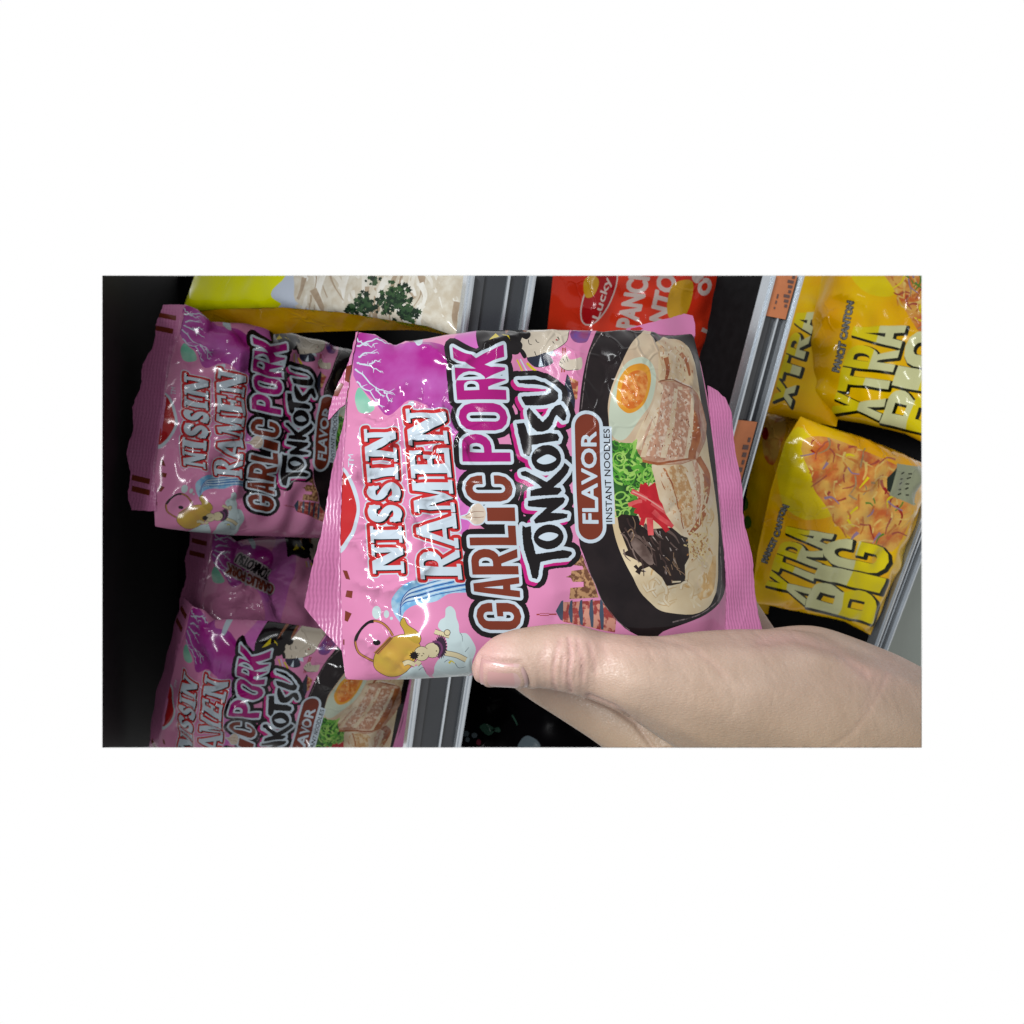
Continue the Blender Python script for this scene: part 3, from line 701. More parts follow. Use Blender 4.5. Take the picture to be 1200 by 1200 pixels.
# ginger strips
GR = [film('ginger_ink', (214, 42, 54), (196, 30, 44), scale=200), film('ginger_light_ink', (236, 104, 104), (222, 70, 78), scale=200)]
i_(GR[0], 'bowl_print', [np.array(Zd((450, 500), (520, 530), (580, 490), (620, 640), (680, 740), (740, 870), (690, 880), (600, 800), (450, 800), (420, 720), (345, 695), (430, 650)))])
for k, (p, w) in enumerate(((((480, 505), (560, 600), (640, 700)), 6), (((372, 568), (500, 630), (690, 755)), 6), (((580, 560), (520, 680), (465, 865)), 7), (((345, 692), (420, 660), (470, 655)), 5), (((400, 740), (460, 760)), 5), (((540, 800), (545, 955)), 8), (((580, 790), (640, 850), (690, 920)), 7), (((570, 740), (660, 820), (738, 880)), 6))):
    i_(GR[k % 2], 'bowl_print', [stroke(Zd(*p), w, w * .8)])
i_(film('ginger_pale_ink', (238, 170, 160)), 'bowl_print', [stroke(Zd((380, 572), (520, 635), (660, 730)), 1.8, 1)])
# pork
PK = film('pork_ink', (222, 186, 160), (192, 140, 114), scale=190, detail=8, lo=.42, hi=.58); PK2 = film('pork_grain_ink', (208, 158, 130), (238, 214, 192), scale=520, detail=4, lo=.48, hi=.60)
PK3 = film('pork_toast_ink', (206, 158, 106), (234, 208, 168), scale=480, detail=4, lo=.44, hi=.58); FAT = film('pork_fat_ink', (238, 220, 192), (222, 196, 162), scale=160); DK = film('pork_glaze_ink', (158, 84, 50), (190, 118, 72), scale=220)
i_(film('pork_upper_ink', (206, 174, 138), (228, 204, 166), scale=170, detail=6, lo=.4, hi=.6), 'bowl_print', blob(Zc((575, 190), (600, 155), (700, 128), (790, 138), (855, 190), (895, 280), (935, 450), (960, 600), (800, 560), (620, 510), (640, 400), (608, 280))))
i_(DK, 'bowl_print', [stroke(Zc((670, 300), (690, 400), (675, 490)), 6, 3), stroke(Zc((800, 260), (850, 330), (880, 460)), 5, 2)])
i_(FAT, 'bowl_print', [stroke(Zc((620, 270), (720, 270), (745, 330), (725, 450)), 5, 3)])
i_(FAT, 'bowl_print', [curve(Zd((550, 338), (620, 345), (800, 325), (890, 280), (940, 255), (1020, 290), (1075, 400), (1105, 600), (1060, 720), (1030, 740), (1000, 820), (950, 900), (850, 972), (800, 925), (730, 850), (670, 740), (620, 600), (580, 480)), 3, True)])
i_(PK3, 'bowl_print', blob(Zd((690, 390), (760, 340), (850, 360), (890, 470), (930, 620), (950, 760), (900, 860), (850, 880), (790, 740), (720, 560))))
i_(PK2, 'bowl_print', [stroke(Zd((930, 300), (960, 420), (1010, 560)), 6, 4)])
i_(DK, 'bowl_print', [stroke(Zd((960, 270), (1040, 420), (1040, 560), (1015, 680)), 7, 5), stroke(Zd((1000, 750), (960, 860), (880, 950)), 10, 3), stroke(Zd((610, 400), (650, 520), (670, 560)), 2.6, 1)])
i_(film('pork_rim_ink', (192, 136, 100)), 'bowl_print', grow([np.array([(771, 448), (791, 448), (810, 456), (817, 462), (822, 475), (827, 497), (826, 515), (817, 537), (797, 544), (770, 545), (754, 540), (747, 527), (749, 512), (756, 493), (764, 473)], float)], .8))
i_(PK, 'bowl_print', [np.array(([(771, 448), (791, 448), (810, 456), (817, 462), (822, 475), (827, 497), (826, 515), (817, 537), (797, 544), (770, 545), (754, 540), (747, 527), (749, 512), (756, 493), (764, 473)]))])
i_(PK2, 'bowl_print', [stroke(Zc((850, 570), (850, 760), (860, 900), (820, 1130)), 13, 14), stroke(Zc((700, 740), (640, 900), (580, 1120)), 12, 15)])
i_(FAT, 'bowl_print', [stroke(Zc((800, 550), (790, 760), (760, 920), (680, 1090)), 5.5, 4), stroke(Zc((690, 560), (660, 720), (570, 860)), 3.2, 2), stroke(Zc((610, 515), (560, 760), (480, 930), (440, 1100)), 6, 7)])
i_(DK, 'bowl_print', [stroke(Zc((770, 640), (760, 800), (720, 960)), 2.4, 1.2), stroke(Zc((900, 900), (930, 1040), (870, 1150)), 6, 4), stroke(Zd((470, 300), (600, 325), (720, 305)), 3.2, 2)])
i_(film('pork_edge_ink', (232, 216, 200)), 'bowl_print', [stroke(Zc((755, 480), (810, 515), (900, 562)), 1.8, 1.2)])
i_(film('pork_shadow_ink', (150, 96, 70)), 'bowl_print', [stroke(Zc((620, 502), (700, 492), (760, 500), (900, 572)), 1.6, 1.2)])
def bands(t0, t1, b0, b1, cuts, inks):
    t0, t1, b0, b1 = [np.array(p, float) for p in (t0, t1, b0, b1)]; bow = np.array([3.0, 0])
    for (x, y), m in zip(zip(cuts[:-1], cuts[1:]), inks):
        L = []; R = []
        for s in np.linspace(0, 1, 9):
            l = t0 + (b0 - t0) * s; r = t1 + (b1 - t1) * s; w = bow * math.sin(s * 3.14) * 1.0 + rngA.normal(0, .5, 2)
            L.append(l + (r - l) * x + w); R.append(l + (r - l) * y + w)
        i_(m, 'bowl_print', [np.array(L + R[::-1])])
LEAN = film('pork_lean_ink', (198, 146, 118), (236, 208, 184), scale=560, detail=5, lo=.5, hi=.62)
bands((773, 450), (818, 464), (750, 535), (815, 538), (0, .10, .36, .47, .78, .86, 1.0), (FAT, PK2, FAT, LEAN, FAT, DK))
bands((766, 548), (831, 556), (797, 623), (822, 606), (0, .16, .2, .58, .70, .80, .88, 1.0), (FAT, DK, PK3, FAT, LEAN, FAT, DK))
i_(DK, 'bowl_print', [stroke(Zd((470, 300), (600, 328), (720, 310), (930, 275)), 3.0, 2)])
# grain, glints and fibres on the meat
LT = film('meat_glint_ink', (242, 226, 206)); MD = film('meat_dark_ink', (140, 84, 62)); TA = film('meat_tan_ink', (214, 160, 112)); RO = film('meat_rose_ink', (206, 146, 126))
pm = np.array([(775, 455), (808, 462), (818, 485), (820, 515), (808, 535), (770, 540), (754, 528), (762, 490)]); pl = np.array([(772, 552), (800, 548), (825, 560), (826, 590), (815, 612), (803, 622), (785, 600)]); pu = np.array([(773, 402), (795, 400), (806, 415), (812, 440), (800, 450), (775, 442)])
for poly, n, inksel, sl, dirn in ((pm, 200, (LT, RO, MD, TA, LT), 1.8, 1.75), (pl, 220, (TA, LT, TA, TA, FAT), 1.6, 1.3), (pu, 70, (LT, TA, DK), 2.2, 1.3)):
    lo = poly.min(0); hi = poly.max(0)
    for k in range(n):
        p = lo + rngA.random(2) * (hi - lo)
        if not inside(np.array([p]), [poly])[0]: continue
        t = dirn + rngA.normal(0, .5); v = np.array([math.cos(t), math.sin(t)]) * rngA.uniform(.5, sl)
        i_(inksel[k % len(inksel)], 'bowl_print', [stroke([p - v, p + v], rngA.uniform(.7, 1.7), .5, smooth=False)])
# egg
i_(film('egg_skin_ink', (226, 206, 176), (214, 186, 156), scale=60), 'bowl_print', blob([(713, 491), (713, 473), (719, 449), (729, 424), (739, 404), (747, 395), (755, 392), (762, 395), (767, 402), (771, 415), (771, 433), (771, 447), (765, 473), (754, 493), (747, 508), (743, 517), (734, 519), (721, 516), (715, 509)]))
i_(film('egg_white_ink', (216, 226, 206), (206, 216, 194), scale=36), 'bowl_print', blob(Zc((178, 780), (212, 600), (280, 410), (360, 318), (470, 288), (550, 335), (588, 440), (580, 560), (540, 700), (450, 830), (330, 1000), (240, 1010), (186, 930))))
yk = Zc((250, 600), (270, 480), (340, 382), (440, 345), (520, 368), (546, 450), (535, 560), (490, 690), (420, 762), (340, 782), (270, 730), (245, 660))
i_(film('yolk_ink', (240, 172, 54), (232, 150, 40), scale=90), 'bowl_print', blob(yk))
c = np.mean(yk, 0)
i_(film('yolk_core_ink', (222, 116, 40), (246, 172, 92), scale=360, detail=5, lo=.42, hi=.62), 'bowl_print', blob([c + (np.array(p) - c) * .78 + (0.6, 1.5) for p in yk]))
for k in range(10):
    p = c + rngA.uniform(-1, 1, 2) * (11, 20); i_(film('yolk_glint_ink', (252, 226, 190)), 'bowl_print', [disc(p, rngA.uniform(.5, 1.0), 7)])
BIN = np.array([(735, 655), (750, 685), (772, 708), (800, 714), (824, 708), (833, 690), (837, 650), (837, 600), (828, 560), (815, 560), (800, 640)], float)
NSH = film('noodle_shade_ink', (208, 178, 134), (220, 192, 150), scale=200)
for k in range(70):
    c = np.array([rngA.uniform(745, 834), rngA.uniform(630, 710)]); t = rngA.uniform(0, 3.14); v = np.array([math.cos(t), math.sin(t)]) * rngA.uniform(4, 10); w = np.array([-v[1], v[0]]) * rngA.uniform(-.6, .6)
    s3 = np.array([c - v, c + w, c + v])
    if not inside(s3, [BIN]).all() or inside(s3, [mp]).any(): continue
    wd3 = rngA.uniform(2.2, 3.6); i_(NSH, 'bowl_print', [stroke(s3 + (.5, .6), wd3 + 1.1)]); i_(CRM, 'bowl_print', [stroke(s3, wd3, wd3 * .8)])
for k in range(60):
    c = np.array([rngA.uniform(818, 839), rngA.uniform(560, 705)])
    sk_ = [c, c + rngA.uniform(-6, 6, 2) + (0, 6), c + rngA.uniform(-4, 4, 2) + (0, 14)]
    if not inside(np.array(sk_), [BIN]).all(): continue
    i_([CRM, TN2, FAT][k % 3], 'bowl_print', [stroke(sk_, rngA.uniform(1.5, 3.2), 1)])
# sesame
SE = [film('sesame_ink', (230, 206, 150)), film('sesame_dark_ink', (186, 132, 72))]
for k in range(150):
    c = Zd((rngA.normal(965, 60), rngA.normal(1040, 75)))[0]
    if c[0] > 838: continue
    i_(SE[k % 3 == 0], 'bowl_print', [disc(c, rngA.uniform(1.2, 1.9), 8, rngA.uniform(.7, 1.1), rngA.uniform(0, 3))])

# lettering
nis = set_line(SERIF, [(474, 672), (463, 500), (437, 672), (426, 500)], [('N', 672, 638), ('I', 636, 617), ('S', 614, 590), ('S', 587, 564), ('I', 561, 543), ('N', 540, 502)], 672, 500)
ram = set_line(SERIF, [(542, 680), (521, 480), (493, 680), (475, 480)], [('R', 679, 642), ('A', 644, 601), ('M', 600, 562), ('E', 559, 525), ('N', 522, 480)], 680, 480)
br = nis + ram
i_(W_, 'brand_lettering', grow(br, 5.4)); i_(RED, 'brand_lettering', grow(br, 4.0)); i_(BLK, 'brand_lettering', [l + (2.2, 1.4) for l in br]); i_(W_, 'brand_lettering', br)
gq = [(613, 740), (589, 406), (560, 740), (530, 406)]
gar = set_line(SANS, gq, [('G', 738, 706), ('A', 700, 676), ('R', 673, 643), ('L', 639, 616), ('C', 588, 557)], 740, 406)
gar += [quad_map([(604, 611), (603, 595), (571, 611), (570, 595)], subdiv(SANS['I'][0], .2))]
por = set_line(SANS, gq, [('P', 541, 509), ('O', 505, 473), ('R', 469, 436), ('K', 446, 407)], 740, 406)
Za = lambda *p: zz(595, 420, 8.571, p)
Zb = lambda *p: zz(595, 550, 8.571, p)
def rough(l, k=.35):
    l = subdiv(l, 1.6); return l + rngA.normal(0, k * .45, l.shape)
ton = [Za((90, 225), (270, 212), (370, 240), (450, 290), (505, 350), (505, 410), (470, 445), (380, 468), (180, 465), (150, 420), (135, 380), (280, 370), (390, 362), (430, 340), (435, 310), (400, 285), (330, 265), (110, 255)),
       Za((215, 485), (240, 510), (290, 570), (350, 640), (400, 590), (440, 520), (475, 480), (530, 470), (560, 520), (585, 580), (575, 630), (550, 635), (500, 590), (485, 575), (465, 610), (440, 680), (400, 725), (340, 740), (290, 730), (250, 690), (215, 620), (195, 560), (195, 520)),
       Za((90, 650), (170, 640), (190, 700), (210, 770), (300, 765), (420, 755), (490, 765), (515, 800), (500, 835), (400, 845), (240, 870), (240, 930), (215, 985), (160, 960), (140, 880), (110, 760)),
       Zb((130, 25), (180, 15), (300, 80), (390, 130), (470, 60), (540, -10), (570, -64), (622, -20), (600, 40), (520, 130), (460, 180), (530, 185), (545, 215), (500, 255), (380, 265), (225, 275), (225, 215), (340, 185), (290, 140), (200, 80), (135, 60)),
       Zb((200, 320), (400, 290), (560, 278), (580, 300), (560, 340), (520, 375), (430, 440), (560, 445), (600, 455), (590, 490), (520, 510), (380, 530), (275, 545), (262, 510), (300, 470), (390, 390), (300, 385), (200, 375)),
       Zb((150, 560), (180, 580), (235, 570), (245, 700), (285, 850), (420, 830), (560, 810), (640, 825), (650, 850), (600, 890), (450, 905), (330, 930), (320, 980), (305, 1080), (290, 1105), (245, 1090), (215, 960), (165, 800), (145, 640))]
ton = [rough(l) for l in ton]
tonO = [rough(disc(Za((385, 1008))[0], 17.2, 26, 15.6)), rough(disc(Zb((410, 680))[0], 17.2, 26, 14.4))]
lens = [curve(Za((290, 1030), (350, 985), (410, 970), (485, 1015), (430, 1055), (350, 1065)), 3, True), curve(Zb((310, 685), (360, 645), (430, 635), (505, 660), (460, 705), (390, 720)), 3, True)]
tsol = ton + tonO
i_(BLK, 'flavour_lettering', grow(gar + por, 9.8)); 
tw = grow(tsol, 4.3)
i_(BLK, 'flavour_lettering', grow(tsol, 11.0)); i_(HOT, 'flavour_lettering', [l + (-3.4, 3.8) for l in tw]); i_(W_, 'flavour_lettering', tw)
i_(W_, 'flavour_lettering', grow(gar + por, 3.6)); i_(BRN, 'flavour_lettering', gar); i_(MAG, 'flavour_lettering', por)
i_(HOT, 'flavour_lettering', [np.array(Za((110, 318), (380, 305), (392, 318), (110, 330))), np.array(Za((290, 515), (395, 515), (345, 585)))]); i_(BLK, 'flavour_lettering', [np.array(Za((310, 535), (362, 535), (336, 572)))])
i_(BLK, 'flavour_lettering', ton + tonO); i_(W_, 'flavour_lettering', lens)
GA = film('garlic_ink', (226, 208, 190))
gb = curve([(540, 606), (548, 603), (553, 594), (561, 590), (568, 597), (569, 605), (565, 613), (556, 615), (549, 609)], 4, True)
i_(W_, 'flavour_lettering', grow([gb], 1.4)); i_(GA, 'flavour_lettering', [gb])
for a in ([(545, 605), (556, 600), (567, 600)], [(546, 606), (557, 607), (567, 606)]): i_(film('garlic_line_ink', (160, 120, 100)), 'flavour_lettering', [stroke(a, .9, .6)])
i_(W_, 'flavour_lettering', grow([stroke([(687.5, 500), (692, 618)], 37, smooth=False)], .01) if 0 else union([stroke([(687.5, 500), (692, 618)], 37.4, smooth=False), disc((687.5, 500), 18.7, 26), disc((692, 618), 18.7, 26)]))
i_(W_, 'flavour_lettering', [np.array([(705, 500), (716.5, 500), (720.5, 614), (708, 614)])])
i_(BRN, 'flavour_lettering', union([stroke([(687.5, 500), (692, 618)], 29, smooth=False), disc((687.5, 500), 14.5, 26), disc((692, 618), 14.5, 26)]))
i_(W_, 'flavour_lettering', typed('FLAVOR', [(701, 613), (698, 507), (683, 613), (681, 507)], .75))
i_(BLK, 'flavour_lettering', typed('INSTANT NOODLES', [(717.5, 611.5), (714.3, 503), (710.2, 611.5), (706.8, 503)], .12))

# one planar map for every packet of this design, in millimetres
def map_shapes(s, shapes):
    L = [l for _, lp in shapes for l in lp]; q = s.px2local(np.concatenate(L)) * 1000 if L else None
    cut = np.split(q, np.cumsum([len(l) for l in L])[:-1]) if L else []; out = []; k = 0
    for i, lp in shapes: out.append((i, cut[k:k + len(lp)])); k += len(lp)
    return out
_shapes = map_shapes(front, PR.shapes)
PMAP = planar([front.outline * 1000], _shapes, 1.15)
PMAP = (PMAP[0] / 1000, PMAP[1], PMAP[2])
_plain = map_shapes(front, [(i, lp) for i, lp in PR.shapes if 'lettering' not in PR.groups[i] and PR.groups[i] != 'kettle_print'])
_p = planar([front.outline * 1000], _plain, 1.6); PMAP_PLAIN = (_p[0] / 1000, _p[1], _p[2])
print('pink print: verts %d tris %d inks %d' % (len(PMAP[0]), len(PMAP[1]), len(PR.mats)))
# ------------------------------------------------------------------ the shelf (setting)
def plane_y(px, py, y):
    r = ray(px, py); t = (y - C0[1]) / r[1]; return C0 + r * t
Y0 = at(588, 323, .286)[1]               # front plane of the shelf edges
def rail_z(pts):
    return float(np.mean([plane_y(px, py, Y0)[2] for px, py in pts]))
RZ = [(rail_z([(547, 323), (482, 790), (475, 876)]), rail_z([(629, 323), (549, 790), (537, 876)])),
      (rail_z([(895, 323), (855, 500)]), rail_z([(937, 323), (891, 495)])),
      (rail_z([(1078, 600), (1022, 745)]), rail_z([(1080, 640), (1038, 752)]) )]
print('shelf front y %.3f rails' % Y0, RZ)
def box(bm, x0, x1, y0, y1, z0, z1, bev=0):
    r = bmesh.ops.create_cube(bm, size=1)
    bmesh.ops.scale(bm, vec=(x1 - x0, y1 - y0, z1 - z0), verts=r['verts'])
    bmesh.ops.translate(bm, vec=((x0 + x1) / 2, (y0 + y1) / 2, (z0 + z1) / 2), verts=r['verts'])
    if bev: bmesh.ops.bevel(bm, geom=[e for e in bm.edges if all(v in r['verts'] for v in e.verts)], offset=bev, segments=2, affect='EDGES')
DARK = plain('shelf_black_paint', (30, 29, 31), rough=.6, spec=.05, k=.22, noise=.25)
BACKM = plain('back_panel_shade_black', (20, 19, 21), rough=.8, spec=.02, k=.12, noise=.3)  # near-black: the shade deep in the shelf is put into this colour
def struct(name, bm, m):
    o = bm_obj(name, bm, m); o['kind'] = 'structure'; return o
DEEP = .36
bm = bmesh.new(); box(bm, -1.2, 1.2, Y0 + DEEP, Y0 + DEEP + .01, .2, 2.2); struct('back_panel', bm, BACKM)
for k, (zt, zb) in enumerate(RZ):
    bm = bmesh.new(); box(bm, -1.0, 1.0, Y0 + .004, Y0 + DEEP, zb + .001, zb + .008); struct('shelf_board', bm, DARK)
bm = bmesh.new(); box(bm, -1.0, 1.0, Y0 + .004, Y0 + DEEP, 1.366, 1.373); struct('shelf_board', bm, DARK)  # board above, put in and set low to shade the packets
# kick panel under the lowest shelf
bm = bmesh.new(); box(bm, -1, 1, Y0 + .03, Y0 + .04, .3, RZ[2][1] - .002); struct('kick_panel', bm, plain('kick_panel_paint', (176, 186, 176), rough=.5, k=.26, noise=.04, scale=20))

# shelf edge strips: a backing with two rolled lips and a clear front
STRIP = plain('edge_strip_grey', (70, 74, 80), rough=.22, spec=.35, k=.2, noise=.08, scale=60)
LIPM = plain('edge_strip_lip', (196, 202, 208), rough=.2, spec=.6, k=.7, noise=.05, scale=30, metallic=.85)
GROV = plain('edge_strip_groove', (58, 60, 64), rough=.3, spec=.4, k=.4)
def rail(zt, zb, label, group):
    e = empty('shelf_edge_strip', Matrix.Translation((0, Y0, zb)), label, 'edge strip', group)
    h = zt - zb
    def part(name, x0, x1, y0, y1, z0, z1, m, bev=0):
        bm = bmesh.new(); box(bm, x0, x1, Y0 + y0, Y0 + y1, zb + z0, zb + z1, bev); clip_bm(bm)
        bmesh.ops.translate(bm, vec=(0, -Y0, -zb), verts=bm.verts)
        bm_obj(name, bm, m, e, clip=False)
    part('backing', -1, 1, 0, .0035, .0012, h - .0012, STRIP)
    part('lip', -1, 1, -.0045, .004, h - .0034, h, LIPM, .0012)
    part('lip', -1, 1, -.0045, .004, 0, .0034, LIPM, .0012)
    part('groove', -1, 1, -.0012, .001, h - .0085, h - .0040, GROV)
    part('ridge', -1, 1, -.0016, .001, h * .36, h * .36 + .0012, LIPM)
    return e
rail(*RZ[0], 'clear grey shelf edge strip crossing behind the held pink packet', 'shelf edge strips')
rail(*RZ[1], 'grey shelf edge strip holding the two orange price tags', 'shelf edge strips')
rail(*RZ[2], 'lowest grey shelf edge strip under the yellow packets by the wrist', 'shelf edge strips')

# price tags slipped into the middle strip
TAGM = plain('orange_card', (236, 146, 96), rough=.6, spec=.15, k=.30, noise=.06, scale=150); TAGI = plain('tag_ink', (96, 70, 66), rough=.7, k=.45)
def price_tag(y_a, y_b, label):
    zt, zb = RZ[1]; h = zt - zb
    xa = plane_y(880, y_a, Y0)[0]; xb = plane_y(880, y_b, Y0)[0]
    x0, x1 = min(xa, xb), max(xa, xb)
    e = empty('price_tag', Matrix.Translation(((x0 + x1) / 2, Y0 - .003, zb)), label, 'price tag', 'price tags on the shelf edge')
    def part(name, a, b, c, d, y, m, t=.0006):
        bm = bmesh.new(); box(bm, a, b, Y0 + y - t, Y0 + y, zb + c, zb + d); clip_bm(bm)
        bmesh.ops.translate(bm, vec=(-(x0 + x1) / 2, -(Y0 - .003), -zb), verts=bm.verts); bm_obj(name, bm, m, e, clip=False)
    part('card', x0, x1, .0045, h - .0036, -.0024, TAGM)
    L = x1 - x0
    for k in range(7):
        a = x0 + L * (.22 + .09 * k)
        part('printed_mark', a, a + L * .055, h * .28, h * (.36 + .05 * (k % 3)), -.0031, TAGI, .0002)
    for k in range(3):
        part('printed_mark', x0 + L * (.15 + .1 * k), x0 + L * (.19 + .12 * k), h * .62, h * .66, -.0031, TAGI, .0002)
price_tag(300, 367, 'orange price tag beside the dark yellow packet, cut by the top edge')
price_tag(493, 590, 'orange price tag just under the bottom seal of the held packet')

# ------------------------------------------------------------------ pink packets
SEAL = film('pink_seal_film', (226, 138, 188), (220, 128, 180), scale=40, crinkle=.7, rough=.26)
def crimp(mname, base):
    if mname in MATS: return MATS[mname]
    m = base.copy(); m.name = mname; nt = m.node_tree; nd = nt.nodes; ln = nt.links
    tc = nd.new('ShaderNodeTexCoord'); w = nd.new('ShaderNodeTexWave'); w.bands_direction = 'Y'; w.inputs['Scale'].default_value = 260; w.inputs['Distortion'].default_value = 4
    w2 = nd.new('ShaderNodeTexWave'); w2.bands_direction = 'X'; w2.inputs['Scale'].default_value = 150; w2.inputs['Distortion'].default_value = 2
    ln.new(tc.outputs['Object'], w.inputs['Vector']); ln.new(tc.outputs['Object'], w2.inputs['Vector'])
    ad = nd.new('ShaderNodeMath'); ad.operation = 'MULTIPLY_ADD'; ad.inputs[1].default_value = .5; ln.new(w2.outputs['Fac'], ad.inputs[0]); ln.new(w.outputs['Fac'], ad.inputs[2])
    bp = nd.new('ShaderNodeBump'); bp.inputs['Strength'].default_value = .22; bp.inputs['Distance'].default_value = .0005
    ln.new(ad.outputs[0], bp.inputs['Height'])
    old = next(n for n in nd if n.type == 'BUMP' and n is not bp); ln.new(old.outputs['Normal'], bp.inputs['Normal'])
    ln.new(bp.outputs['Normal'], nd['Principled BSDF'].inputs['Normal'])
    MATS[mname] = m; return m
CRIMP = crimp('pink_crimped_film', SEAL)

# the held packet
def seal_px(surf, pts): return surf.px2local(pts, False)
root = empty('noodle_packet', front.frame(), 'large pink noodle packet held up in the hand, nearest of all', 'noodle packet')
build_front(front, PMAP, PR, root, ORDER)
build_back(front, PINK, root)
lv = lambda q: q[:, 1] - front.left(q[:, 0])                 # distance out from the body, upwards
zt1 = lambda q: .0006 + .0022 * np.sin(q[:, 0] * 120 + 1) * np.clip(lv(q) / .01, 0, 1.5) - .10 * np.clip(lv(q), 0, 1)
upper = curve([(419, 389), (416, 398), (409, 424), (398, 446), (388, 468), (384, 491), (393, 482), (402, 476), (405, 474), (408, 455), (412, 430)], 2)
sheet('top_seal', front, seal_px(front, upper), zt1, [CRIMP, BRN], root, shapes=[(1, [seal_px(front, [(406, 430), (413, 428), (413, 452), (404, 446)]), seal_px(front, [(398, 448), (403, 450), (396, 464), (388, 462)])])])
lower = [(406, 470), (402, 500), (395, 530), (389, 556), (383, 590), (376, 630), (366, 672), (357, 712), (378, 738), (402, 764), (406, 772), (402, 740), (399, 690), (399, 620), (401, 560), (406, 500)]
zt2 = lambda q: .0006 + .0016 * np.sin(q[:, 0] * 150) * np.clip(lv(q) / .01, 0, 1.4) + .16 * np.clip(lv(q), 0, 1)
sheet('top_seal', front, seal_px(front, lower), zt2, [CRIMP, BRN], root)
rv = lambda q: front.right(q[:, 0]) - q[:, 1]
zb1 = lambda q: .0004 + .0008 * np.sin(q[:, 0] * 210 + 1) * np.clip(rv(q) / .006, 0, 1.2) - .12 * np.clip(rv(q), 0, 1)
bseal = [(829, 452), (841, 457), (850, 466), (857, 484), (863, 520), (868, 560), (873, 600), (880, 640), (884, 672), (889, 700), (895, 742), (893, 752), (849, 754), (851, 700), (849, 660), (845, 600), (838, 540), (831, 480)]
sheet('bottom_seal', front, seal_px(front, bseal), zb1, [CRIMP, BRN], root, shapes=[(1, [seal_px(front, [(845, 745), (858, 741), (858, 756), (845, 756)])])])
corner = [(730, 392), (737, 381), (752, 377), (770, 374), (790, 368), (806, 361), (817, 364), (818, 378), (816, 392), (814, 402), (800, 398), (770, 396)]
zc_ = lambda q: -.0006 - .0008 * np.sin(q[:, 1] * 260) - .25 * np.clip(q[:, 0] - front.top(q[:, 1]) , 0, 1)
sheet('folded_corner', front, seal_px(front, corner), zc_, [SEAL, RED], root, shapes=[(1, [seal_px(front, [(738, 388), (742, 381), (752, 379), (756, 382), (748, 387)])])])

# packets of the same design standing on the shelf
def fit_pose(src, dst, d0, iters=60):
    q = front.px2local(src); X = np.concatenate([q, front.height(q, False)[:, None]], 1); dst = np.asarray(dst, float)
    R0 = np.stack([front.U, front.V, front.N], 1)
    def rot(w):
        a = np.linalg.norm(w); K = np.array([[0, -w[2], w[1]], [w[2], 0, -w[0]], [-w[1], w[0], 0]])
        return np.eye(3) if a < 1e-9 else np.eye(3) + math.sin(a) / a * K + (1 - math.cos(a)) / a ** 2 * K @ K
    p = np.concatenate([np.zeros(3), at(*dst.mean(0), d0) - R0 @ X.mean(0)])
    def res(p):
        P = X @ (rot(p[:3]) @ R0).T + p[3:]
        return np.concatenate([(proj(P) - dst).ravel(), p[:3] * 6.0])     # stay near the held packet's facing
    lam = 1.0
    for _ in range(iters):
        r = res(p); J = np.stack([(res(p + np.eye(6)[i] * 1e-5) - r) / 1e-5 for i in range(6)], 1)
        dp = np.linalg.solve(J.T @ J + lam * np.diag(np.diag(J.T @ J)) + 1e-9 * np.eye(6), -J.T @ r)
        if (res(p + dp) ** 2).sum() < (r ** 2).sum(): p = p + dp; lam *= .5
        else: lam *= 3
    R = rot(p[:3]) @ R0
    print('fit', np.round(p[3:], 3), 'px err', np.round(np.abs(res(p)[:-3]).mean(), 2), 'depth', np.round(-to_cam(p[3:])[2], 3))
    return p[3:], R
def rand_creases(seed, n=26):
    g = np.random.default_rng(seed); out = []
    for k in range(n):
        c = np.array([g.uniform(-.055, .055), .062 - abs(g.normal(0, .03))]); t = g.uniform(0, 3.14); v = np.array([math.cos(t), math.sin(t)]) * g.uniform(.003, .012)
        out.append((np.array([c - v, c + g.normal(0, .0015, 2), c + v]), g.choice([-1, 1]) * g.uniform(.0006, .0016), g.uniform(.0015, .003)))
    for k in range(7):                                # big slumps towards the top seal
        c = np.array([g.uniform(-.05, .05), g.uniform(.02, .062)]); t = g.normal(1.3, .5); v = np.array([math.cos(t), math.sin(t)]) * g.uniform(.010, .022)
        out.append((np.array([c - v, c, c + v]), g.choice([-1, 1]) * g.uniform(.002, .004), g.uniform(.005, .008)))
    return out
